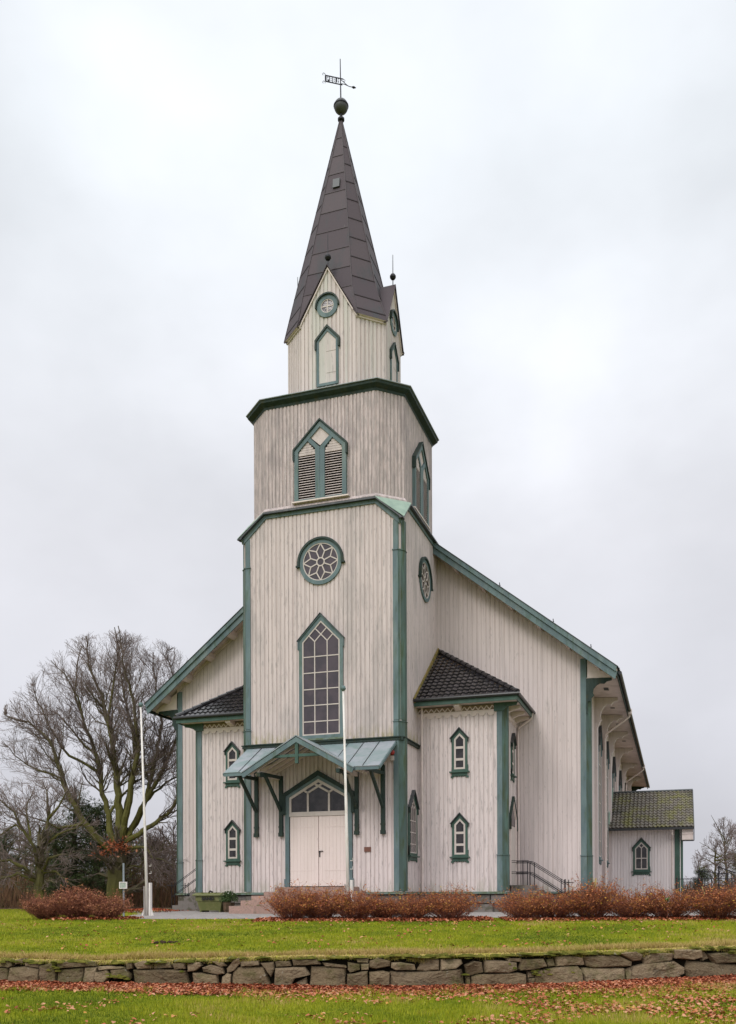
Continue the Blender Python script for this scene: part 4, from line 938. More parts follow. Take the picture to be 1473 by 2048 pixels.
# ================================================================== the site
from bisect import bisect
def CW(u, v, z=0): return Vector((CX+u*cos(YAW)-v*sin(YAW), CY+u*sin(YAW)+v*cos(YAW), z))
def vwall(u):
    a = u+.3; k = .029 if a < 0 else .034; b = min(abs(a), 9)
    return 15.75+k*b*b+2*k*9*max(0, abs(a)-9)*.6
ZLOW, ZTOP, ZUP = -1.62, -1.07, -.69
def ztop(u): return -1.055-.12*max(0, min(1, (-u-1.2)/3.5))+.03*max(0, min(1, (u-1)/5))
def gz(u, v):
    w = vwall(u); ZTOP = ztop(u); d = v-w
    if d < .10: return ZLOW+.03*noise.noise((u*.4, v*.4, 0))
    t = min(1, max(0, d/(26.3-w))); t2 = t*(2-t)*.35+t*.65
    z = ZTOP+(ZUP-ZTOP)*t2
    if d < .5: z += .03*noise.noise((u*1.3, 4, 0))
    if v < 26: z += .025*noise.noise((u*.35, v*.35, 3))*min(1, (26-v)/2)
    return z
us = [-900, -500, -250, -120, -60, -35, -22]+[-16+.4*i for i in range(81)]+[22, 35, 60, 120, 250, 500, 900]
ds = [-900, -300, -100, -40, -20]+[-14+.5*i for i in range(27)]+[-.5, -.2, 0, .099, .101, .3, .5]+[.9+.45*i for i in range(24)]+[12, 14, 18, 25, 40, 70, 120, 250, 500, 1200]
m = MB(); n = m.vi(*[CW(u, vwall(u)+d, gz(u, vwall(u)+d)) for d in ds for u in us]); nu = len(us)
for i in range(len(ds)-1):
    for j in range(nu-1): m.face([n+i*nu+j, n+i*nu+j+1, n+(i+1)*nu+j+1, n+(i+1)*nu+j])
g = m.build('lawn_ground', M_lawn, None, True); struct(g)
def sheet(name, poly, z, mt, jit=.0):
    pts = []
    for i in range(len(poly)):
        a, b = Vector(poly[i]), Vector(poly[(i+1) % len(poly)]); L = (b-a).length; k = max(1, int(min(L, 30)/.25)) if jit else 1
        for q in range(k):
            p = a+(b-a)*(q/k); pts.append(p+Vector((noise.noise((p.x*1.1, p.y*1.1, 0)), noise.noise((p.x*1.1, p.y*1.1, 9))))*jit)
    m = MB(); m.poly([CW(p.x, p.y, z) for p in pts]); return struct(m.build(name, mt))
PATH = [(-7.4, 27.6), (-6.0, 26.9), (14, 26.75), (30, 26.75), (30, 60), (-14, 60), (-12.4, 45), (-9.0, 36)]
sheet('gravel_path', PATH, ZUP+.006, M_gravel, .18)
sheet('wood_floor', [(-60, 49), (-9.5, 49), (-9.5, 60.1), (40, 60.1), (90, 200), (-120, 200)], ZUP+.012, M_floor, .0)

# ---- dry stone wall
ST = empty('stone_wall', CW(0, vwall(0), ZLOW)); tag(ST, 'low dry stone retaining wall of rough field stones with moss along its top edge', 'stone wall')
invp = -Vector(ST.location)
def WP(u, z, d): # along the wall line; d towards the camera
    e = .01; t = Vector((1, (vwall(u+e)-vwall(u-e))/(2*e))); t.normalize(); return CW(u+t.y*d, vwall(u)-t.x*d, z)+invp
def stone(m, poly, d0, bulge, t):
    """rounded rough stone from an outline (u, z)"""
    k = len(poly); cu = sum(p[0] for p in poly)/k; cz = sum(p[1] for p in poly)/k
    # densify
    out_ = []
    for i in range(k):
        a, b = poly[i], poly[(i+1) % k]; q = max(2, int(sqrt((a[0]-b[0])**2+(a[1]-b[1])**2)/.07))
        for j in range(q): f_ = j/q; out_.append((a[0]+(b[0]-a[0])*f_, a[1]+(b[1]-a[1])*f_))
    K_ = len(out_); rings = []
    tl = RND.uniform(-.12, .12); tz_ = RND.uniform(-.25, .1)
    for sc, dd in ((1.0, -.28), (1.0, -.05), (.975, .0), (.93, .035), (.80, .05), (.55, .055), (.28, .058)):
        ps = []
        for (u, z) in out_:
            uu = cu+(u-cu)*sc; zz_ = cz+(z-cz)*sc
            if sc >= .97:
                uu += .012*noise.noise((u*6, z*6, 1)); zz_ += .012*noise.noise((u*6, z*6, 7))
            nz_ = .07*noise.noise((uu*2.6, zz_*3.6, 2))+.022*noise.noise((uu*8, zz_*8, 5))+.010*noise.noise((uu*19, zz_*19, 5))
            dpt = dd if dd < -.01 else d0+dd*bulge+nz_*(1 if sc < .97 else .3)+tl*(uu-cu)*.5+tz_*(zz_-cz)
            ps.append(WP(uu, zz_, dpt))
        rings.append(m.vi(*ps))
    for a, b in zip(rings, rings[1:]):
        for j in range(K_): q = (j+1) % K_; m.face([a+j, a+q, b+q, b+j], t)
    m.face([rings[-1]+j for j in range(K_)], t)
RND.seed(21); m = MB()
def topz(u): return ztop(u)+.0+.01*sin(u*2.3)
AN = 3.6; seeds = []
u = -15.2
while u < 15.2:
    big = RND.random(); seeds.append((u, RND.uniform(-1.52, -1.42)))
    u += RND.choice([.45, .6, .75, .9, 1.1, 1.4]) if big > .12 else .25
u = -15.2
while u < 15.2:
    seeds.append((u, RND.uniform(-1.19, -1.12))); u += RND.choice([.24, .34, .42, .5, .6, .8])
    if RND.random() < .22: seeds.append((u-.1, -1.05))
u = -15.0
while u < 15.2:
    seeds.append((u, RND.uniform(-1.36, -1.22))); u += RND.uniform(1.2, 4.5)
def cliphalf(poly, p, n):
    out_ = []; k = len(poly)
    for i in range(k):
        a, b = poly[i], poly[(i+1) % k]; da = (a[0]-p[0])*n[0]+(a[1]-p[1])*n[1]; db = (b[0]-p[0])*n[0]+(b[1]-p[1])*n[1]
        if da <= 0: out_.append(a)
        if (da < 0 < db) or (db < 0 < da): t = da/(da-db); out_.append((a[0]+(b[0]-a[0])*t, a[1]+(b[1]-a[1])*t))
    return out_
for i, (su, sz) in enumerate(seeds):
    x0 = su/AN; tp = topz(su)+RND.uniform(-.05, .045)
    if -7.4 < su < 7.5: continue
    poly = [(x0-1, ZLOW-.1), (x0+1, ZLOW-.1), (x0+1, tp+RND.uniform(-.02, .02)), (x0-1, tp+RND.uniform(-.02, .02))]
    for j, (tu, tz) in enumerate(seeds):
        if i == j or abs(tu-su) > 3: continue
        dx, dz = (tu-su)/AN, tz-sz; L = sqrt(dx*dx+dz*dz)
        if L < 1e-3: continue
        n_ = (dx/L, dz/L); g_ = .0095*sqrt((n_[0]/AN)**2+n_[1]**2)
        poly = cliphalf(poly, (x0+dx/2-n_[0]*g_, sz+dz/2-n_[1]*g_), n_)
        if len(poly) < 3: break
    if len(poly) < 3: continue
    poly = [(x*AN, z) for x, z in poly]
    # drop tiny edges
    pp = []
    for q in poly:
        if not pp or (q[0]-pp[-1][0])**2+(q[1]-pp[-1][1])**2 > .0006: pp.append(q)
    if len(pp) < 3: continue
    ar = abs(sum(pp[k][0]*pp[(k+1) % len(pp)][1]-pp[(k+1) % len(pp)][0]*pp[k][1] for k in range(len(pp))))/2
    if ar < .004: continue
    stone(m, pp, RND.uniform(-.05, .035), min(1, .5+ar*4), RND.random())
# the stretch in view: stones outlined one by one (x to the right, y down, in half photo pixels from two origins)
WST = ["0 0 1370 40 1360 48 1385 35 1392 0 1388", "0 -60 1395 32 1396 38 1440 -60 1450", "0 -60 1365 -2 1372 -2 1390 -60 1388", "0 45 1392 100 1388 160 1398 165 1455 60 1455 38 1440", "0 60 1362 85 1356 92 1372 66 1378", "0 98 1372 160 1375 158 1392 100 1384", "0 165 1385 215 1370 225 1400 222 1442 168 1442", "0 225 1375 280 1365 380 1368 385 1385 300 1390 228 1395",
 "0 230 1400 330 1393 335 1442 232 1445", "0 338 1392 388 1390 382 1440 340 1444", "0 385 1410 430 1400 445 1425 405 1440 385 1436", "0 440 1400 500 1395 520 1420 520 1436 460 1436 448 1420", "0 385 1444 440 1440 525 1443 530 1466 390 1464", "0 392 1388 430 1386 495 1388 500 1394 440 1398 400 1402", "0 500 1375 530 1370 528 1395 505 1400", "0 533 1375 570 1365 605 1372 602 1394 550 1398",
 "0 610 1370 680 1370 685 1392 612 1397", "0 688 1375 740 1372 742 1396 700 1398", "0 530 1402 690 1400 742 1405 762 1462 540 1466", "0 748 1375 800 1370 808 1385 780 1405 750 1408", "0 808 1392 840 1380 890 1395 895 1415 870 1420 812 1408", "0 845 1366 890 1372 905 1385 880 1390", "0 768 1412 866 1422 878 1462 770 1464", "0 885 1430 905 1414 922 1420 920 1450 900 1462 882 1458",
 "0 905 1395 935 1360 955 1352 960 1375 930 1405 908 1410", "0 962 1368 1035 1365 1038 1382 962 1388", "0 930 1415 945 1390 1055 1390 1088 1450 1090 1466 925 1466", "0 1042 1374 1095 1370 1098 1400 1085 1428 1060 1395", "0 1100 1366 1160 1368 1165 1385 1105 1390", "0 1102 1395 1220 1390 1240 1420 1180 1433 1148 1466 1094 1462", "0 1168 1360 1270 1358 1285 1378 1172 1384", "0 1245 1388 1380 1394 1385 1466 1236 1464",
 "0 1155 1440 1225 1430 1230 1466 1152 1466", "0 1288 1372 1382 1382 1385 1392 1300 1386", "0 1390 1370 1440 1378 1440 1400 1400 1412 1390 1400", "0 1388 1420 1470 1406 1472 1468 1388 1466", "0 1425 1356 1473 1354 1473 1372 1430 1370", "0 1442 1378 1476 1376 1474 1400 1446 1402",
 "1 5 1365 40 1352 90 1365 88 1385 30 1396 5 1390", "1 4 1410 60 1405 88 1412 84 1462 4 1466", "1 92 1372 130 1370 185 1380 190 1400 110 1402 92 1392", "1 195 1402 215 1370 250 1352 285 1360 285 1400 230 1405", "1 290 1358 375 1358 380 1375 350 1396 290 1402", "1 92 1408 200 1410 345 1400 375 1400 390 1468 180 1476 90 1462", "1 388 1382 420 1365 455 1370 460 1410 397 1425", "1 465 1365 530 1362 595 1372 598 1400 560 1412 465 1410",
 "1 392 1430 408 1428 410 1472 395 1470", "1 413 1430 440 1418 600 1412 630 1420 632 1462 420 1476", "1 548 1352 615 1356 618 1370 560 1366", "1 605 1395 618 1360 700 1355 712 1385 660 1400 608 1402", "1 715 1360 745 1356 748 1385 718 1388", "1 638 1408 662 1406 665 1430 640 1432", "1 640 1436 665 1434 664 1458 638 1458", "1 668 1405 740 1392 840 1387 853 1400 850 1454 670 1460",
 "1 752 1350 800 1342 860 1352 866 1380 755 1386", "1 868 1350 900 1345 1000 1342 1055 1368 1050 1384 900 1392 877 1385", "1 1003 1335 1060 1326 1098 1340 1090 1362 1058 1365", "1 860 1394 1026 1394 1026 1442 864 1446", "1 1031 1400 1055 1393 1050 1425 1031 1438", "1 1060 1390 1120 1374 1230 1367 1270 1392 1268 1415 1180 1434 1036 1442", "1 1105 1355 1140 1332 1220 1335 1220 1362 1110 1378", "1 1224 1320 1330 1320 1335 1350 1300 1360 1227 1354",
 "1 1337 1325 1355 1330 1362 1355 1340 1364", "1 1360 1338 1480 1328 1560 1332 1560 1368 1390 1375", "1 1287 1366 1480 1380 1590 1372 1590 1430 1290 1424 1276 1400"]
for w_ in WST:
    q = [int(t) for t in w_.split()]; pts = []
    for k in range(1, len(q), 2):
        px = 736*q[0]+q[k]/2; py = 1240+q[k+1]/2
        if q[k+1] > 1436 or (q[0] == 1 and q[k] > 1000 and q[k+1] > 1420): py += 14
        a_ = px-736.5; v_ = 16
        for _ in range(5): v_ = vwall(a_/FPX*v_)
        pts.append((a_/FPX*v_, -(py-1790+.004*a_)/FPX*v_))
    cu = sum(p[0] for p in pts)/len(pts); cz = sum(p[1] for p in pts)/len(pts); ar = (max(p[0] for p in pts)-min(p[0] for p in pts))*(max(p[1] for p in pts)-min(p[1] for p in pts))
    pts = [(cu+(a-cu)*1.02, cz+(b-cz)*1.04) for a, b in pts]
    area2 = sum(pts[k][0]*pts[(k+1) % len(pts)][1]-pts[(k+1) % len(pts)][0]*pts[k][1] for k in range(len(pts)))
    stone(m, pts if area2 > 0 else pts[::-1], RND.uniform(-.035, .035), min(1.1, .45+ar*3), RND.random())
def hh(u): return -1.32+.05*sin(u*3)
m.build('stones', M_field, ST)
m = MB(); n = m.vi(*[WP(u, z, -.075) for u in [-15+.5*i for i in range(60)] for z in (ZLOW-.1, ztop(u)-.05)])
for i in range(59): m.face([n+2*i, n+2*i+2, n+2*i+3, n+2*i+1])
m.build('earth_core', M_soil, ST)
# moss cushions over the top edge
m = MB(); RND.seed(5)
def cushion(m, c, rx, ry, rz_):
    n0 = len(m.v); rings = []
    for k in range(5):
        a = k/4*pi/2
        rings.append(m.vi(*[c+Vector((rx*cos(a)*cos(t)*(1+.25*noise.noise((c.x+cos(t), c.y+sin(t), k*.3))), ry*cos(a)*sin(t), rz_*sin(a)*(1+.3*noise.noise((c.x*3+t, c.y, 1))))) for t in [2*pi*j/9 for j in range(9)]]))
    for a, b in zip(rings, rings[1:]):
        for j in range(9): q = (j+1) % 9; m.face([a+j, a+q, b+q, b+j])
u = -15
while u < 15:
    dens = .85 if .2 < u < 4.5 or u < -5 else .4
    if RND.random() < dens: cushion(m, WP(u, topz(u)-RND.uniform(.0, .05), RND.uniform(-.10, .03)), RND.uniform(.05, .17), RND.uniform(.05, .10), RND.uniform(.02, .055))
    if RND.random() < .012: cushion(m, WP(u, hh(u)-.02, .03), RND.uniform(.06, .12), .04, .03)
    u += .055
for cu, cz, n_ in ((2.35, -1.27, 9), (2.95, -1.38, 8), (-4.35, -1.43, 9), (-5.6, -1.3, 5), (6.9, -1.10, 12)):
    for _ in range(n_): cushion(m, WP(cu+RND.gauss(0, .10), cz+RND.gauss(0, .03), RND.uniform(.02, .06)), RND.uniform(.04, .09), .04, RND.uniform(.02, .05))
m.build('moss', M_moss, ST, True)

# ---- grass: one sward of blades, dry fringe on the wall top
import array
def quick(name, V, F, T, mt):
    me = bpy.data.meshes.new(name); me.from_pydata(V, [], F); me.materials.append(mt)
    at = me.attributes.new('tint', 'FLOAT', 'FACE'); at.data.foreach_set('value', T)
    o = bpy.data.objects.new(name, me); COL.objects.link(o); return o
R2 = random.Random(3); V = []; F = []; T = []
cy_, sy_ = cos(YAW), sin(YAW)
def blade(u, v, z, h, w, t, lean_=.5):
    x = CX+u*cy_-v*sy_; y = CY+u*sy_+v*cy_; a = R2.uniform(0, 6.28); l = R2.uniform(.1, lean_)*h; b = R2.uniform(0, 6.28)
    k = len(V); ca, sa = cos(a)*w, sin(a)*w
    V.append((x-ca, y-sa, z-.005)); V.append((x+ca, y+sa, z-.005)); V.append((x+cos(b)*l, y+sin(b)*l, z+h)); F.append((k, k+1, k+2)); T.append(t)
def patch(u, v, s=.35): return noise.noise((u*s, v*s, 2.2))
def blades(N, u0f, v0, v1, hm, wd, dry=0):
    for _ in range(N):
        v = v0+(v1-v0)*R2.random(); u = R2.uniform(-1, 1)*(v*.43+.8)
        if v < vwall(u)+.12 and v > vwall(u)-.3: continue
        p = patch(u, v)+.5*patch(u, v+50, .12); q = patch(u+30, v, 1.4)
        h = hm*(1+.5*q+.4*p)*R2.uniform(.55, 1.25)
        t = .35+.52*p+.32*q+R2.uniform(-.16, .16)
        if v > vwall(u): 
            d = v-vwall(u)
            if d < 1.5: t += .5*max(0, 1.3-d)/1.3
            if v > 26.3 and (u > -7.2) : continue
        blade(u, v, gz(u, v), h, wd, max(0, min(.86, t)))
blades(62000, 0, 10.5, 17.0, .055, .0065); blades(85000, 0, 15.8, 27.5, .04, .011)
for _ in range(9000):
    v = R2.uniform(27, 48); u = -7.6-(v-27)*.1-R2.random()*(v*.43-7); blade(u, v, ZUP, .05, .016, .45+R2.uniform(-.2, .2))
for _ in range(34000):   # dry fringe
    u = R2.uniform(-8.5, 9); d = abs(R2.gauss(0, .25)); v = vwall(u)+.16+d
    f_ = .5+.5*noise.noise((u*.9, 7, 0))
    blade(u, v, gz(u, v), R2.uniform(.03, .12)*(.4+1.1*f_), .006, min(1, R2.uniform(.62, 1.0)), 1.1)
for _ in range(15000):   # dead grass hanging over the lip of the wall
    u = R2.uniform(-9, 9.5); zt = ztop(u)+R2.uniform(-.02, .03); k = len(V); p = CW(u, vwall(u)+R2.uniform(.04, .13), zt); q = CW(u+R2.gauss(0, .03), vwall(u)+R2.uniform(-.05, .06), zt-R2.uniform(.0, .09)*(.5+.8*abs(noise.noise((u*1.7, 3, 3)))*2))
    V.append((p.x-.004*cy_, p.y-.004*sy_, p.z)); V.append((p.x+.004*cy_, p.y+.004*sy_, p.z)); V.append(tuple(q)); F.append((k, k+1, k+2)); T.append(min(1, R2.uniform(.45, 1)))
for _ in range(150):   # coarse tufts along the top and the foot of the wall, and here and there in the lawn
    r_ = R2.random(); u = R2.uniform(-8.5, 9); v = vwall(u)+(R2.uniform(.12, .3) if r_ < .55 else -R2.uniform(.3, 1.5) if r_ < .75 else R2.uniform(.8, 8)); z = gz(u, v); hh_ = R2.uniform(.07, .16) if r_ < .75 else R2.uniform(.05, .09); tc_ = R2.uniform(.6, .95) if r_ < .55 else R2.uniform(.1, .5)
    for _ in range(34): blade(u+R2.gauss(0, .06), v+R2.gauss(0, .04), z, hh_*R2.uniform(.5, 1.2), .006, max(0, min(1, tc_+R2.gauss(0, .08))), 1.3)
tag(quick('lawn_grass', V, F, T, M_grass), 'bright green lawn grass with a dry fringe above the wall', 'grass', kind='stuff')

# ---- fallen leaves
V = []; F = []; T = []
def leaf(P, s, t, flat=.5):
    a = R2.uniform(0, 6.28); tx = R2.uniform(-flat, flat); ty = R2.uniform(-flat, flat); c = R2.uniform(.1, .45)*s; w = s*.36
    ca, sa = cos(a), sin(a); k = len(V)
    for (lx, ly, lz) in ((-s*.5, 0, 0), (-s*.1, -w, c), (s*.25, -w*.8, c*.8), (s*.5, 0, .1*c), (s*.2, w*.85, c*.7), (-.15*s, w, c*.9)):
        V.append((P.x+lx*ca-ly*sa, P.y+lx*sa+ly*ca, P.z+lz*.6+lx*tx+ly*ty+.012))
    F.append((k, k+1, k+2, k+3)); F.append((k, k+3, k+4, k+5)); T.extend((t, t))
def lt(u, v): return max(0, min(1, .45+.28*noise.noise((u*.6, v*.6, 5))+R2.gauss(0, .24)))
def bandw(u): return .62+.25*noise.noise((u*.5, 0, 0))+(.5 if u > 2 else 0)*min(1, (u-2)/3 if u > 2 else 0)
for _ in range(38000):     # deep drift along the foot of the wall
    u = R2.uniform(-9, 9.5); w_ = bandw(u); d = w_*R2.random()**1.05*(1 if R2.random() < .8 else 1.5); v = vwall(u)-.02-d
    pile = .07*max(0, 1-d/(w_*.9)); P = CW(u, v, gz(u, v)+pile*R2.uniform(.55, 1.05)); leaf(P, R2.uniform(.045, .085), lt(u, v)*(.8 if d < .25 else 1), .8)
for _ in range(30000):     # scattered over the lower lawn, thicker to the right
    u = R2.uniform(-7, 7.5); v = R2.uniform(10.6, vwall(u)-.3); p = .0+.42*max(0, (u+.5)/6)+.75*noise.noise((u*.55, v*.9, 1))+.45*max(0, 1-(vwall(u)-v)/2.0)
    if R2.random() < p: leaf(CW(u, v, gz(u, v)+.015), R2.uniform(.035, .08), min(1, lt(u, v)*.9+.14))
for _ in range(9000):      # upper lawn
    v = R2.uniform(16.2, 26.6); u = R2.uniform(-1, 1)*(v*.42)
    if v < vwall(u)+.1: continue
    p = .05+.32*max(0, (v-20)/6.5)*max(0, min(1, (u+6)/8))+.25*max(0, noise.noise((u*.5, v*.5, 4)))
    if R2.random() < p: leaf(CW(u, v, gz(u, v)+.015), R2.uniform(.04, .085), min(1, lt(u, v)+.05))
for (c0, c1, vv) in ((-8.9, -7.0, 27.0), (-2.9, 3.2, 25.5), (3.9, 11, 25.5)):
    for _ in range(int(900*(c1-c0))):
        u = R2.uniform(c0-.2, c1+.2); v = vv+R2.gauss(0, .42); leaf(CW(u, v, gz(u, v)+R2.uniform(.0, .05)), R2.uniform(.05, .09), lt(u, v)*.85, .8)
tag(quick('fallen_leaves', V, F, T, M_litter), 'russet fallen leaves drifted along the wall foot and over the lawns', 'leaves', kind='stuff')
V = []; F = []; T = []
for _ in range(1500):
    p = R2.gauss(0, .5); q = R2.gauss(0, .9); c = Vector((-7.9+p*.9, .2+q, 0)); r = max(0, 1-(p*p/1.2+q*q/4)); P = Vector((c.x, c.y, ZUP+.03+.10*r)); leaf(P, .08, max(0, min(1, R2.gauss(.28, .1))), .8)
tag(quick('leaf_heap', V, F, T, M_litter), 'flat heap of orange red leaves on the gravel left of the church', 'leaves', kind='stuff')

M_soilh = mat('turned_soil', (.045, .03, .02), 1, .05)
# ---- shrubs
def make_shrub(name, seed, rx, hgt_, leafm, nst=120, nl=2600, low=0):
    rr = random.Random(seed); root = empty(name); st = MB(); V2 = []; F2 = []; T2 = []
    tips = []
    for i in range(nst):
        a = rr.uniform(0, 6.28); r0 = abs(rr.gauss(0, .12)); p = Vector((r0*cos(a), r0*sin(a), 0)); out_ = rr.random()**.6
        d = Vector((cos(a)*out_*rx, sin(a)*out_*rx, hgt_*sqrt(max(.08, 1-.62*out_*out_))*rr.uniform(.75, 1.1)*(1.3 if rr.random() < .1 else 1)))
        pts = [p]; n = 5
        for k in range(1, n+1):
            f_ = k/n; q = p+Vector((d.x*f_**.8, d.y*f_**.8, d.z*f_))+Vector((rr.gauss(0, .03), rr.gauss(0, .03), rr.gauss(0, .02)))*f_; pts.append(q)
        st.tube(pts, [.006, .0055, .005, .004, .003, .002], 3, t=rr.random(), cap=False)
        for k in range(2, n+1):
            for _ in range(3):
                b = pts[k-1].lerp(pts[k], rr.random()); e = b+Vector((rr.gauss(0, .09), rr.gauss(0, .09), abs(rr.gauss(.09, .06)))); st.tube([b, e], [.003, .0018], 3, t=rr.random(), cap=False); tips.append((b, e))
    for _ in range(nl):
        b, e = rr.choice(tips); P = b.lerp(e, rr.uniform(.1, 1.15))
        if P.z < hgt_*.3 and rr.random() < .6: continue
        if noise.noise((P.x*4.5+seed*3, P.y*4.5, P.z*4.5)) < -.22 and rr.random() < .8: continue
        s = rr.uniform(.018, .048); a = rr.uniform(0, 6.28); el = rr.uniform(-.3, 1.2); dx = Vector((cos(a)*cos(el), sin(a)*cos(el), sin(el))); sd_ = dx.cross(Vector((rr.gauss(0, 1), rr.gauss(0, 1), rr.gauss(0, 1)))).normalized()
        k = len(V2); V2.extend([P, P+dx*s*.6+sd_*s*.35, P+dx*s*1.3, P+dx*s*.6-sd_*s*.35]); F2.append((k, k+1, k+2, k+3))
        f_ = noise.noise((P.x*3+seed, P.y*3, P.z*3)); T2.append(max(0, min(1, .20+.5*f_+.20*(P.z/hgt_)+rr.gauss(0, .2))))
    st.build('stems', M_twig, root); lv = quick('leaves', V2, F2, T2, leafm); lv.parent = root
    return root
protos = [make_shrub('spirea_shrub', 11+i, .80+.05*i, 1.0, M_shleaf, 230, 7600) for i in range(3)]
rprotos = [make_shrub('spirea_shrub', 31+i, .72, .92, M_shleafr, 220, 7000) for i in range(2)]
used = set()
def place(pr, u, v, z, rot, sc, label, group, cat='shrub'):
    if id(pr) not in used:
        used.add(id(pr)); r = pr; r.location = CW(u, v, z); r.rotation_euler = (0, 0, rot); r.scale = (sc if isinstance(sc, tuple) else (sc,)*3)
    else: r = dup(pr, CW(u, v, z), rot, sc)
    tag(r, label, cat, group); return r
G1 = 'russet shrubs in front of the church'
cen = [(-2.10, 25.55, 1.0, 'full rounded russet shrub by the pink steps, leftmost of the centre row'), (-1.35, 25.75, 1.0, 'dense russet shrub second from the left in the row below the door'), (-.35, 25.6, .98, 'russet shrub just right of the white flagpole below the door'), (.45, 25.8, .78, 'small yellowish russet shrub below the brown door plaque'), (1.25, 25.6, .86, 'orange russet shrub under the right tower corner board'), (2.25, 25.5, .92, 'russet shrub at the right end of the centre row, before the gravel gap')]
for i, (u, v, s, l) in enumerate(cen): place(protos[i % 3], u, v, gz(u, v)-.02, i*1.3, (s, s, s*[.86, .80, .84, .74, .80, .90][i]), l, G1)
rig = [(4.45, 25.5, .98, 'russet shrub right of the gravel gap, under the right wing corner'), (5.35, 25.65, 1.0, 'russet shrub below the wing side steps'), (6.35, 25.45, 1.08, 'tall russet shrub under the right corner of the nave'), (7.5, 25.6, 1.0, 'loose russet shrub left of the annex window'), (8.55, 25.5, 1.0, 'russet shrub under the annex window'), (9.75, 25.2, 1.08, 'russet shrub right of the annex in front of the iron railing'), (10.9, 25.1, 1.1, 'tall yellow and russet shrub at the right edge of the photo')]
for i, (u, v, s, l) in enumerate(rig): place(protos[(i+1) % 3], u*.975, v, gz(u, v)-.02, i*2.1+.4, (s*1.05, s, s*[.76, .72, .90, .74, .84, .80, .90][i]), l, G1)
lef = [(-9.45, 27.1, 1.0, 'leftmost reddish shrub of the group left of the flagpole'), (-8.55, 27.0, 1.12, 'reddish shrub in the middle of the left group'), (-7.6, 26.8, 1.0, 'reddish shrub below the small white box on its post')]
for i, (u, v, s, l) in enumerate(lef): place(rprotos[i % 2], u, v, gz(u, v)-.02, i*1.7, (s, s, s*[.72, .86, .74][i]), l, 'reddish shrubs left of the flagpole')
# evergreen sprig
m = MB(); rr = random.Random(2); c = CW(8.08, 24.9, -.2)
for k in range(16):
    a = k*.8; e = rr.uniform(.1, .9); d = Vector((cos(a)*cos(e), sin(a)*cos(e), sin(e))); sd_ = d.cross(Vector((0, 0, 1))).normalized(); L = rr.uniform(.09, .15); b = c+Vector((0, 0, rr.uniform(-.06, .05))); m.poly([b, b+d*L*.5+sd_*.022, b+d*L, b+d*L*.5-sd_*.022], rr.random())
sp_ = empty('evergreen_sprig', CW(8.08, 24.9, -.8)); o = m.build('leaves', mat('sprig_leaf', (.09, .2, .03), .5, .3), sp_); o.location = -Vector(sp_.location)
m = MB(); m.tube([c+Vector((0, 0, -.62)), c], .008, 4); o = m.build('stem', M_twig, sp_); o.location = -Vector(sp_.location)
tag(sp_, 'single bright green leafy sprig growing among the russet shrubs below the annex window', 'plant')

c = CW(-4.2, 19.1, gz(-4.2, 19.1)); m = MB(); rr = random.Random(6)
for _ in range(26): p = Vector((rr.gauss(0, .13), rr.gauss(0, .1), .0)); q = rr.uniform(.02, .05); m.lathe(p, [(q*.7, -.01), (q, .01+q*.2), (q*.6, q*.9), (.002, q*1.05)], 7, rr.random())
mh = m.build('soil_heap', M_soilh, None); mh.location = c; tag(mh, 'small dark heap of soil on the upper lawn left of centre', 'soil')
# ---- flagpoles
def flagpole(u, v, ztop, leanx, label):
    b = CW(u, v, ZUP); r = empty('flagpole', b); h = ztop-ZUP; tx = Vector((cos(YAW), sin(YAW), 0))*(-leanx)
    m = MB(); m.tube([tx*.08, tx*.35+Vector((0, 0, h*.35)), tx+Vector((0, 0, h))], [.052, .045, .027], 12); m.build('pole', M_pole, r, True)
    m = MB(); m.lathe(tx+Vector((0, 0, h-.02)), [(.035, 0), (.05, .03), (.075, .05), (.08, .09), (.06, .15), (.01, .17)], 12); m.build('truck', M_teal, r, True)
    m = MB()
    for s in (-1, 1): q = Vector((cos(YAW), sin(YAW), 0))*(s*.10); m.prism([q*.85+Vector((-.03, -.05, -.05)), q*1.15+Vector((.0, -.05, -.05)), q*1.15+Vector((0, .07, -.05)), q*.85+Vector((-.03, .07, -.05))], Vector((0, 0, 1.12+.06*s)))
    for s in (-1, 1): q = Vector((cos(YAW), sin(YAW), 0))*(s*.12); m.prism([q+Vector((-.02, -.03, 0)), q*1.7+Vector((0, -.03, 0)), q*1.0+Vector((0, -.03, .25))], Vector((0, .06, 0)))
    m.build('base_clamp', M_pole, r)
    m = MB(); 
    for z in (1.45, 1.7): m.tube([Vector((cos(YAW), sin(YAW), 0))*.05+Vector((0, 0, z)), Vector((cos(YAW), sin(YAW), 0))*.12+Vector((0, 0, z)), Vector((cos(YAW), sin(YAW), 0))*.12+Vector((0, 0, z+.08))], .012, 5)
    m.build('cleat', M_pole, r)
    return tag(r, label, 'flagpole', 'white flagpoles')
flagpole(-7.55, 31.6, 6.48, .21, 'white flagpole standing on the gravel left of the church')
flagpole(-.57, 27.3, 6.05, .14, 'white flagpole standing in front of the church door, above the russet shrubs')

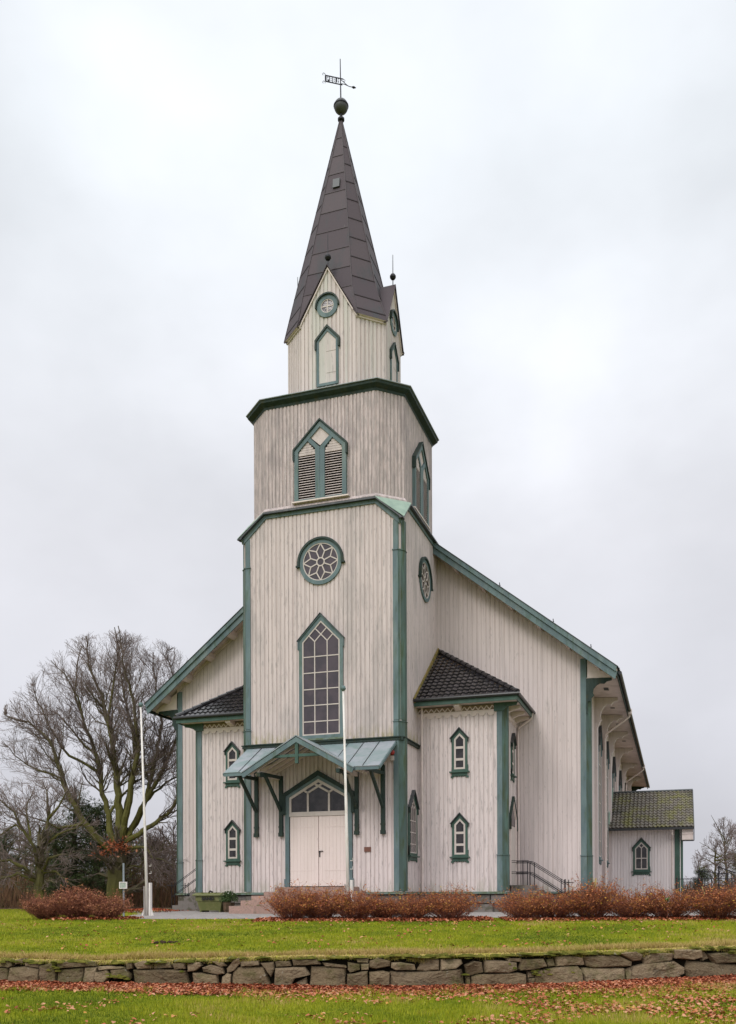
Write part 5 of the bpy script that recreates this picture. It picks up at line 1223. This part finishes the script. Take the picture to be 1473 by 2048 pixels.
# ---- post with small box, behind the left shrubs
b = CW(-7.95, 30, ZUP); r = empty('floodlight_post', b); m = MB(); m.tube([(0, 0, 0), (0, 0, 1.75)], .03, 8); m.build('post', M_grey, r)
m = MB(); fr = FR((0.02, -.05, 0), (cos(YAW), sin(YAW), 0), (sin(YAW), -cos(YAW), 0)); m.fring(fr, [(-.12, .92), (.12, .92), (.12, 1.14), (-.12, 1.14)], [(-.095, .945), (.095, .945), (.095, 1.115), (-.095, 1.115)], -.05, .05); m.fbox(fr, -.118, .118, .922, 1.138, -.045, .03); bx = m.build('lamp_box', M_pole, r)
m = MB(); m.fbox(fr, -.093, .093, .947, 1.113, .031, .038); m.build('glass', mat('lamp_glass', (.28, .34, .28), .15, .5, cols=(.42, .46, .38), scale=(9, 9, 9)), bx)
tag(r, 'grey post carrying a small white floodlight box behind the reddish shrubs', 'floodlight')

# ---- sand bin
BX = Vector((-5.22, 1.15, ZUP)); r = empty('grit_bin', BX)
m = MB()
w0, w1, d0_, d1_, h = .47, .62, .33, .42, .66
def loftb(m, rings):
    ns = [m.vi(*[(-a, -b, z), (a, -b, z), (a, b, z), (-a, b, z)]) if 0 else m.vi((-a, -b, z), (a, -b, z), (a, b, z), (-a, b, z)) for a, b, z in rings]
    for p, q in zip(ns, ns[1:]):
        for j in range(4): k = (j+1) % 4; m.face([p+j, p+k, q+k, q+j])
    m.face([ns[0]+3, ns[0]+2, ns[0]+1, ns[0]]); m.face([ns[-1]+j for j in range(4)])
loftb(m, [(w0, d0_, .07), (w0+.10, d0_+.06, .46), (w0+.14, d0_+.09, .462), (w1, d1_, h), (w1+.02, d1_+.02, h)])
for s in (-1, 1): m.box(s*w0-.07 if s > 0 else -w0-.0, s*w0 if s > 0 else -w0+.07, -d0_, d0_, 0, .075)
m.build('bin_body', M_bin, r)
m = MB(); loftb(m, [(w1+.09, d1_+.07, h+.002), (w1+.11, d1_+.09, h+.03), (w1+.09, d1_+.07, h+.07), (w1-.02, d1_-.02, h+.125), (w1-.1, d1_-.12, h+.14)]); 
for x in (-.3, .0, .3): m.box(x-.03, x+.03, -d1_-.02, d1_+.0, h+.06, h+.15)
lid = m.build('lid', M_bin, r)
m = MB(); m.tube([(-.12, -.2, h+.15), (-.03, -.25, h+.21), (.08, -.2, h+.15)], .035, 6); m.build('lid_handle', M_iron, lid)
def text_mesh(s, size, name, mt, parent, loc, rot, sx=1):
    cu = bpy.data.curves.new(name, 'FONT'); cu.body = s; cu.size = size; cu.offset = .009; cu.extrude = .003; cu.align_x = 'CENTER'
    o = bpy.data.objects.new('tmp', cu); COL.objects.link(o)
    dg = bpy.context.evaluated_depsgraph_get(); me = bpy.data.meshes.new_from_object(o.evaluated_get(dg)); bpy.data.objects.remove(o)
    me.materials.clear(); me.materials.append(mt); q = bpy.data.objects.new(name, me); COL.objects.link(q); q.parent = parent; q.location = loc; q.rotation_euler = rot; q.scale = (sx, 1, 1); return q
text_mesh('SAND', .185, 'lettering', M_black, r, (-.02, -.468, .50), (radians(90+8), 0, 0), 1.15)
tag(r, 'moss green plastic grit bin lettered SAND beside the church steps', 'grit bin')
# flower pot
r = empty('flower_pot', Vector((-4.33, .75, ZUP))); m = MB(); m.lathe((0, 0, 0), [(.2, 0), (.24, .3), (.26, .4), (.22, .4)], 8); 
for z in (.1, .3): m.lathe((0, 0, z), [(.245, -.015), (.25, .015)], 8)
m.build('tub', M_wood, r)
V = []; F = []; T = []; V3 = []; F3 = []; T3 = []
rr = random.Random(9)
for _ in range(1500):
    a = rr.uniform(0, 6.28); e = rr.uniform(-.3, 1.4); R = .36*rr.random()**.4; P = Vector((R*cos(a)*cos(e)*1.15, R*sin(a)*cos(e), .52+R*sin(e)*.95)); d = Vector((rr.gauss(0, 1), rr.gauss(0, 1), rr.gauss(.4, 1))).normalized(); s_ = d.cross(Vector((rr.gauss(0, 1), rr.gauss(0, 1), .1))).normalized(); L = .05
    k = len(V); V.extend([P, P+d*L*.5+s_*.014, P+d*L, P+d*L*.5-s_*.014]); F.append((k, k+1, k+2, k+3)); T.append(rr.random())
for _ in range(46):
    a = rr.uniform(0, 6.28); e = rr.uniform(.5, 1.5); P = Vector((.38*cos(a)*cos(e)*1.15, .36*sin(a)*cos(e), .54+.36*sin(e))); k = len(V3); V3.extend([P+Vector((.022*cos(t), .022*sin(t), rr.uniform(0, .02))) for t in [0, 1, 2, 3, 4, 5]]); V3.append(P+Vector((0, 0, .02)))
    for q in range(6): F3.append((k+q, k+(q+1) % 6, k+6)); T3.append(.5)
o = quick('foliage', V, F, T, M_fgreen); o.parent = r; o = quick('flowers', V3, F3, T3, M_petal); o.parent = r
tag(r, 'low tub of dark green foliage with small white flowers next to the grit bin', 'flower pot')

# ---- pale stakes against the nave corner
r = empty('stake_bundle', Vector((9.78, 5.25, ZUP))); m = MB(); rr = random.Random(4)
for k in range(7): m.tube([(rr.uniform(-.06, .06), rr.uniform(-.03, .03), 0), (rr.uniform(-.09, .09), .05, 1.25+rr.uniform(-.1, .12))], .012, 5)
m.build('stakes', M_straw, r); m = MB(); m.lathe((0, .03, .8), [(.07, -.02), (.07, .02)], 8); m.build('binding', M_iron, r); tag(r, 'bundle of pale yellow stakes leaning at the right corner of the nave', 'stakes')

# ---- iron railings on the right
def railing(name, p0, p1, z0, z1, h, n, label):
    r = empty(name, Vector((p0.x, p0.y, ZUP))); L = Vector((p1.x-p0.x, p1.y-p0.y, 0)); o_ = Vector((0, 0, -ZUP))
    m = MB()
    A = o_+Vector((0, 0, z0)); B = o_+L+Vector((0, 0, z1)); m.tube([A+Vector((0, 0, h)), B+Vector((0, 0, h))], .022, 6); m.tube([A+Vector((0, 0, .12)), B+Vector((0, 0, .12))], .016, 6); m.build('rails', M_iron, r)
    for i in (0, n):
        m = MB(); q = A.lerp(B, i/n); m.tube([q, q+Vector((0, 0, h+.06))], .03, 6); m.tube([Vector((q.x, q.y, 0)), q], .03, 6); m.build('post', M_iron, r)
    m = MB()
    for i in range(1, n): q = A.lerp(B, i/n); m.tube([q+Vector((0, 0, .12)), q+Vector((0, 0, h))], .012, 4)
    m.build('bars', M_iron, r); return tag(r, label, 'railing')
railing('iron_railing', CW(16.15, 45, 0), CW(16.75, 43, 0), .15, -.05, .95, 9, 'short black iron railing just right of the annex corner')
railing('iron_railing', CW(14.65, 38.5, 0), CW(16.6, 38.5, 0), .15, -.55, .95, 15, 'sloping black iron railing at the right edge of the photo')
railing('iron_railing', CW(15.9, 47.5, 0), CW(19.5, 47.5, 0), -.05, -.05, .8, 20, 'far low black iron railing between the other two railings')
r = empty('plank', CW(15.15, 41, ZUP)); m = MB(); m.beam((0, 0, .1), Vector((-.28, 0, 1.0)), .09, .04); m.build('board', M_straw, r); 
for c in r.children: c.name = 'board'
tag(r, 'pale plank leaning beside the right iron railing', 'plank')

# ---- trees
def grow(limbs, origin, sc, seed, envelope, dens=1.0, depth=3.0, rtrunk=.42, lv=3, kink=.38, bark=None, tw=.011, labeln='oak', minr=.006):
    """limbs: list of (polyline [(x, y_down)], r0, r1) in picture-like units scaled by sc; grown in 3D with a depth drift"""
    rr = random.Random(seed); tm_ = MB(); cm_ = MB()
    def inside(p): return envelope(p)
    def branch(p, d, L, r, level):
        n = max(2, int(L/.22)); st = L/n; pts = [p]; rad = [r]; dd = d.copy()
        for i in range(n):
            rd = pts[-1]-Vector((0, 0, 2.8)); rd = rd.normalized() if rd.length > .1 else rd
            dd = (dd+rd*.09+Vector((rr.gauss(0, kink), rr.gauss(0, kink), rr.gauss(.07, kink)))*.42).normalized()
            q = pts[-1]+dd*st
            if not inside(q): break
            pts.append(q); rad.append(r*(1-.75*(i+1)/n)+minr*.5)
        if len(pts) < 2: return
        mm = tm_ if r > .035 else cm_
        mm.tube(pts, rad, 5 if r > .035 else 3, t=.45 if r > .03 else (.2 if r > .014 else .0), cap=False)
        if level <= 0: return
        L2 = (len(pts)-1)*st; k = max(1, int(L2*dens*(3.3 if level > 1 else 6.5)))
        for j in range(k):
            f_ = rr.uniform(.12, 1); i = min(len(pts)-2, int(f_*(len(pts)-1))); b = pts[i].lerp(pts[i+1], rr.random()); t_ = (pts[i+1]-pts[i]).normalized()
            side = t_.cross(Vector((rr.gauss(0, 1), rr.gauss(0, 1), rr.gauss(0, 1)))).normalized(); nd_ = (t_*rr.uniform(.6, 1.0)+side*rr.uniform(.5, .95)+Vector((0, 0, .12))).normalized()
            branch(b, nd_, L*rr.uniform(.35, .65)*(1.05-f_*.35), max(minr, rad[i]*rr.uniform(.35, .6)), level-1)
    allp = []
    for (poly, r0, r1, drift) in limbs:
        pts = []; n = len(poly); ph = rr.uniform(0, 6.28)
        for i, (x, y) in enumerate(poly):
            f_ = i/(n-1); dv = drift*f_**.9+.25*sin(ph+f_*5)*f_
            pts.append(Vector((x*sc*cos(YAW)-dv*sin(YAW), x*sc*sin(YAW)+dv*cos(YAW), -y*sc)))
        # start on the limb it grows from
        if allp:
            p0 = pts[0]; q0 = min(allp, key=lambda q: (q.x*cos(YAW)+q.y*sin(YAW)-p0.x*cos(YAW)-p0.y*sin(YAW))**2+(q.z-p0.z)**2)
            dd_ = (q0.y-p0.y)*cos(YAW)-(q0.x-p0.x)*sin(YAW); dv0 = Vector((-sin(YAW), cos(YAW), 0))*dd_; pts = [q0.copy()]+[p+dv0 for p in pts[1:]]
        # subdivide with kinks
        fine = []; 
        for a, b in zip(pts, pts[1:]):
            q = max(2, int((b-a).length/.35))
            for j in range(q): fine.append(a.lerp(b, j/q)+Vector((rr.gauss(0, .03), rr.gauss(0, .03), rr.gauss(0, .03)))*(1 if fine else 0))
        fine.append(pts[-1]); K_ = len(fine); allp.extend(fine); rad = [r0+(r1-r0)*(i/(K_-1))**.8 for i in range(K_)]
        tm_.tube(fine, rad, 8, t=[max(.30, 1.0-.75*(i/(K_-1))) for i in range(K_)], cap=False)
        Lt = sum((b-a).length for a, b in zip(fine, fine[1:]))
        if Lt < 1: continue
        k = int(Lt*dens*5.2)
        for j in range(k):
            f_ = rr.uniform(.2, 1)**.75; i = min(K_-2, int(f_*(K_-1))); b = fine[i]; t_ = (fine[i+1]-fine[i]).normalized()
            side = t_.cross(Vector((rr.gauss(0, 1), rr.gauss(0, 1), rr.gauss(0, 1)))).normalized(); nd_ = (t_*rr.uniform(.5, 1.0)+side*rr.uniform(.5, 1.0)).normalized()
            branch(b, nd_, rr.uniform(.9, 2.5)*(1.15-.4*f_)*min(1, Lt/4), max(.012, rad[i]*rr.uniform(.2, .42)), lv-1)
        for q in range(5): branch(fine[-1], (t_+Vector((rr.gauss(0, .3), rr.gauss(0, .3), rr.gauss(0, .2)))).normalized(), .9, r1*.8, lv-2)
    return tm_, cm_
Z1 = lambda x, y: (x-770, y-1900)
def zp(*ps): return [(x-795, y-1905) for x, y in ps]
s1 = 46/FPX/3.302
oak = [
 (zp((790, 1915), (782, 1800), (775, 1650), (785, 1560), (800, 1480)), .50, .36, .0),
 (zp((775, 1560), (690, 1470), (620, 1380), (560, 1280), (500, 1180), (440, 1010), (420, 900), (370, 790), (250, 690), (110, 650)), .21, .03, -1.5),
 (zp((505, 1190), (430, 1045), (330, 1000), (190, 950), (70, 830)), .09, .02, .6),
 (zp((600, 1350), (520, 1360), (440, 1370), (350, 1330), (260, 1300)), .10, .02, -1.0),
 (zp((770, 1520), (715, 1380), (710, 1280), (660, 1130), (640, 980), (600, 850), (520, 640), (450, 430), (490, 110)), .19, .025, 1.6),
 (zp((640, 980), (560, 930), (440, 880), (330, 700), (250, 520), (215, 420)), .09, .02, -.8),
 (zp((600, 860), (520, 800), (400, 650), (300, 560), (140, 560)), .08, .02, 1.2),
 (zp((790, 1500), (800, 1300), (790, 1100), (780, 950), (760, 750), (700, 500), (620, 300), (600, 110)), .26, .025, -.6),
 (zp((560, 640), (500, 480), (420, 330), (330, 240)), .07, .018, -1.0),
 (zp((800, 1480), (835, 1250), (850, 1100), (880, 900), (850, 700), (790, 500), (740, 300), (720, 80)), .22, .025, 2.0),
 (zp((790, 900), (760, 700), (800, 500), (850, 300), (830, 100)), .1, .02, -1.6),
 (zp((815, 1480), (870, 1250), (900, 1080), (960, 850), (950, 600), (900, 380), (880, 120)), .2, .022, -2.2),
 (zp((820, 1480), (900, 1330), (960, 1150), (1010, 900), (1060, 650), (1010, 400), (980, 150)), .17, .02, 1.4),
 (zp((820, 1500), (930, 1400), (1050, 1330), (1130, 1280), (1190, 1180), (1250, 1000), (1290, 800)), .17, .025, -.8),
 (zp((830, 1480), (960, 1200), (1100, 950), (1180, 750), (1160, 400), (1110, 200)), .15, .02, .4),
 (zp((960, 1180), (1060, 1050), (1200, 950), (1330, 900)), .08, .02, 2.0),
 (zp((830, 1520), (920, 1490), (980, 1500), (1040, 1570), (1110, 1580), (1230, 1640)), .10, .02, -1.2),
 (zp((740, 1240), (790, 1130), (860, 1050), (930, 1000), (1010, 880)), .08, .02, 1.0),
 (zp((830, 1600), (930, 1620), (1050, 1660), (1180, 1720)), .06, .015, 1.5)]
ob = CW((238-736.5)/FPX*46, 46, ZUP)
def env1(p):
    x = p.x*cos(YAW)+p.y*sin(YAW); w = -p.x*sin(YAW)+p.y*cos(YAW); z = p.z
    return z > .8 and ((x/6.0)**2+(w/4.5)**2+((z-7.3)/6.6)**2 < 1.0 or z < 4)
tm_, cm_ = grow(oak, ob, s1, 5, env1, 1.22, kink=.34, minr=.0045)
r = empty('oak_tree', ob); tm_.build('trunk', M_bark, r); cm_.build('crown', M_bark2, r)
V = []; F = []; T = []; rr = random.Random(8)
for _ in range(420):
    P = Vector((rr.gauss(0, .42), rr.gauss(-.3, .25), 3.15+rr.gauss(0, .22))) if rr.random() < .8 else Vector((-.9+rr.gauss(0, .2), rr.gauss(-.3, .2), 2.75+rr.gauss(0, .1)))
    s_ = rr.uniform(.05, .1); a = Vector((rr.gauss(0, 1), rr.gauss(0, 1), rr.gauss(0, 1))).normalized()*s_; b = Vector((rr.gauss(0, 1), rr.gauss(0, 1), rr.gauss(0, 1))).normalized()*s_*.6
    k = len(V); V.extend([P-a, P+b, P+a, P-b]); F.append((k, k+1, k+2, k+3)); T.append(rr.uniform(.2, .75))
o = quick('dry_leaves', V, F, T, M_litter); o.parent = r
tag(r, 'large bare oak with a wide fan of mossy limbs and a brown leaf clump', 'tree')
def zq(*ps): return [(x-265, y-1905) for x, y in ps]
s2 = 42/FPX/3.302
oak2 = [(zq((262, 1915), (262, 1780), (265, 1600), (280, 1480)), .26, .16, 0),
 (zq((268, 1640), (240, 1480), (180, 1380), (120, 1250), (30, 1180), (-60, 1150)), .11, .02, -.8),
 (zq((270, 1560), (295, 1400), (310, 1250), (300, 1120), (270, 1060)), .12, .02, .8),
 (zq((255, 1720), (180, 1620), (90, 1560), (-20, 1590), (-120, 1560)), .12, .02, -1.2),
 (zq((250, 1720), (150, 1660), (70, 1680), (0, 1760), (-60, 1850)), .09, .02, -1.5),
 (zq((275, 1640), (350, 1560), (430, 1540), (485, 1540)), .09, .02, -1.0),
 (zq((275, 1680), (380, 1640), (450, 1700), (545, 1750)), .07, .015, -.6),
 (zq((290, 1450), (390, 1390), (480, 1350), (560, 1340)), .07, .015, .6),
 (zq((190, 1390), (100, 1330), (0, 1390), (-100, 1400)), .07, .015, 1.0),
 (zq((300, 1320), (380, 1220), (440, 1130), (470, 1080)), .07, .015, -.6),
 (zq((200, 1420), (170, 1280), (150, 1150), (170, 1070)), .07, .015, 1.4)]
ob2 = CW((79-736.5)/FPX*42, 42, ZUP)
def env2(p):
    x = p.x*cos(YAW)+p.y*sin(YAW); w = -p.x*sin(YAW)+p.y*cos(YAW)
    return p.z > .6 and ((x+.2)/3.1)**2+(w/2.6)**2+((p.z-3.3)/2.9)**2 < 1.0
tm_, cm_ = grow(oak2, ob2, s2, 15, env2, 1.25, kink=.46, lv=3)
r = empty('oak_tree', ob2); tm_.build('trunk', M_bark, r); cm_.build('crown', M_bark2, r)
tag(r, 'smaller bare oak with crooked mossy limbs near the left edge', 'tree')

# generic bare trees of the wood behind
def generic(seed, h, spread, upright=.7):
    rr = random.Random(seed); L = [([(0, 0), (rr.uniform(-8, 8), -h*35), (rr.uniform(-12, 12), -h*70), (rr.uniform(-15, 15), -h*100)], .14+.012*h, .02, rr.uniform(-.5, .5))]
    for k in range(9):
        z0 = h*rr.uniform(18, 75); a = rr.uniform(-1, 1)*spread*100; up = rr.uniform(.25, .9)*upright*h*45
        L.append(([(0, -z0), (a*.4, -z0-up*.45), (a*.8, -z0-up*.8), (a, -z0-up)], .06, .012, rr.uniform(-spread, spread)))
    def env(p): return p.z > .3 and (p.x/(spread*1.25))**2+(p.y/(spread*1.25))**2+((p.z-h*.55)/(h*.5))**2 < 1
    a, b = grow(L, None, .01, seed, env, .8, kink=.4, lv=3, minr=.010)
    r = empty('bare_tree'); a.build('trunk', M_bark, r); b.build('crown', M_bark2, r); return r
gp = [generic(51, 5.2, 2.2), generic(52, 6.5, 2.0, .9), generic(53, 4.4, 2.6, .6)]
def pxu(px, v): return (px-736.5)/FPX*v
bg_l = [(8, 55, 0, .85), (52, 60, 1, .75), (100, 56, 2, .9), (150, 62, 0, .95), (185, 58, 2, .9), (215, 60, 1, .8), (262, 55, 0, .8), (290, 60, 2, 1.0), (318, 54, 1, .62), (345, 58, 0, .9), (375, 55, 2, .9), (30, 66, 2, 1.1), (130, 68, 1, .8), (240, 66, 2, 1.1), (330, 67, 0, .95), (-30, 58, 1, .8)]
names_l = ['leftmost', 'second', 'third', 'fourth', 'fifth', 'sixth', 'seventh', 'eighth', 'ninth', 'tenth', 'eleventh']
for i, (px, v, k, s) in enumerate(bg_l):
    if i < 11: l = 'bare tree of the wood behind the oaks, %s from left in the nearer row' % names_l[i]
    elif i < 15: l = 'bare tree deep in the wood behind the oaks, %s from left, far row' % names_l[i-11]
    else: l = 'bare brown tree standing just outside the left edge of the view'
    place(gp[k], pxu(px, v), v, ZUP-.05, i*1.1, s*1.12, l, 'bare trees in the wood behind the oaks', 'tree')
bg_r = [(1400, 60, 0, .62, 'low spreading bare tree right behind the annex corner'), (1433, 62, 2, .95, 'round crowned bare tree between the railings on the right'), (1452, 66, 1, .92, 'tall slender bare tree at the right edge of the photo'), (1486, 60, 0, 1.0, 'bare tree half cut off by the right edge of the photo')]
for i, (px, v, k, s, l) in enumerate(bg_r): place(gp[k], pxu(px, v), v, ZUP-.05, i*2.3+.5, (s*.75, s*.75, s), l, 'bare trees right of the annex', 'tree')
# pines
def pine(seed, h, spread, label_):
    rr = random.Random(seed); r = empty('pine_tree'); tm2 = MB(); tm2.tube([(0, 0, 0), (rr.uniform(-.1, .1), 0, h*.5), (0, rr.uniform(-.1, .1), h*.96)], [.16, .11, .03], 7, t=.3, cap=False); V = []; F = []; T = []
    for k in range(46):
        z = h*(.12+.84*(k/46)); a = rr.uniform(0, 6.28); L = spread*(1.05-z/h)**.6*rr.uniform(.5, 1.05); d = Vector((cos(a), sin(a), rr.uniform(-.1, .35))); e = Vector((0, 0, z))+d*L; tm2.tube([(0, 0, z), e], [.03, .01], 4, t=.3, cap=False)
        for q in range(7):
            c = Vector((0, 0, z))+d*L*rr.uniform(.35, 1.05)+Vector((rr.gauss(0, .13), rr.gauss(0, .13), rr.gauss(.03, .08))); cr = rr.uniform(.14, .3); tt = rr.random()
            for _ in range(46):
                n_ = Vector((rr.gauss(0, 1), rr.gauss(0, 1), rr.gauss(.3, .8))).normalized(); P = c+Vector((n_.x*cr*1.4, n_.y*cr*1.4, n_.z*cr*.55)); s_ = n_.cross(Vector((rr.gauss(0, 1), rr.gauss(0, 1), 1))).normalized()*.012; L_ = rr.uniform(.06, .12)
                kk = len(V); V.extend([P-s_, P+s_, P+n_*L_]); F.append((kk, kk+1, kk+2)); T.append(max(0, min(1, tt+rr.gauss(0, .12))))
    tm2.build('trunk', M_bark, r); o = quick('crown', V, F, T, M_needle); o.parent = r; return r
pn = [pine(71, 5.0, 1.7, ''), pine(72, 3.6, 1.5, '')]
for i, (px, v, k, s, l) in enumerate([(150, 50, 0, 1.3, 'tall dark green pine behind the gap between the two oaks'), (112, 49, 1, 1.3, 'low blue green pine at the foot of the smaller oak'), (12, 55, 0, .95, 'dark pine at the left edge of the photo behind the smaller oak'), (196, 50, 1, 1.6, 'dark pine right behind the big oak trunk'), (300, 58, 1, 1.2, 'dark pine in the wood between the flagpole and the church'), (1404, 56, 1, .62, 'low dark evergreen right beside the annex corner board'), (1480, 70, 1, 1.1, 'dark evergreen at the right edge of the photo')]):
    place(pn[k], pxu(px, v), v, ZUP-.05, i*1.9, s, l, 'evergreens in the wood', 'tree')
# undergrowth of the wood (mass of thin stems)
V = []; F = []; T = []; rr = random.Random(77)
def thicket(u0, u1, v0, v1, N, hm):
    for _ in range(N):
        u = rr.uniform(u0, u1); v = rr.uniform(v0, v1); h = hm*rr.uniform(.25, 1)*(1+.35*noise.noise((u*.4, v*.2, 0))); p = CW(u, v, ZUP-.05)
        lean_ = rr.gauss(0, .3); k = len(V); a = rr.uniform(0, 3.14); w_ = rr.uniform(.006, .016); z0 = rr.random()*h*.55; hh_ = rr.uniform(.5, 1.2)
        d = Vector((cos(a), sin(a), 0))*w_; q = p+Vector((cos(a*2)*lean_*hh_*.8, sin(a*2)*lean_*hh_*.8, 0)); V.extend([p-d+Vector((0, 0, z0)), p+d+Vector((0, 0, z0)), q+Vector((0, 0, z0+hh_))]); F.append((k, k+1, k+2)); T.append(rr.random())
thicket(-30, -8.8, 50, 72, 52000, 4.2); thicket(16, 34, 52, 75, 14000, 2.2)
o = quick('undergrowth', V, F, T, mat('undergrowth_stem', (.1, .06, .04), .9, .1, tint=[(.07, .045, .03), (.15, .09, .06), (.24, .125, .07), (.12, .115, .045)]))
tag(o, 'brown leafless undergrowth filling the wood behind the trees', 'undergrowth', kind='stuff')
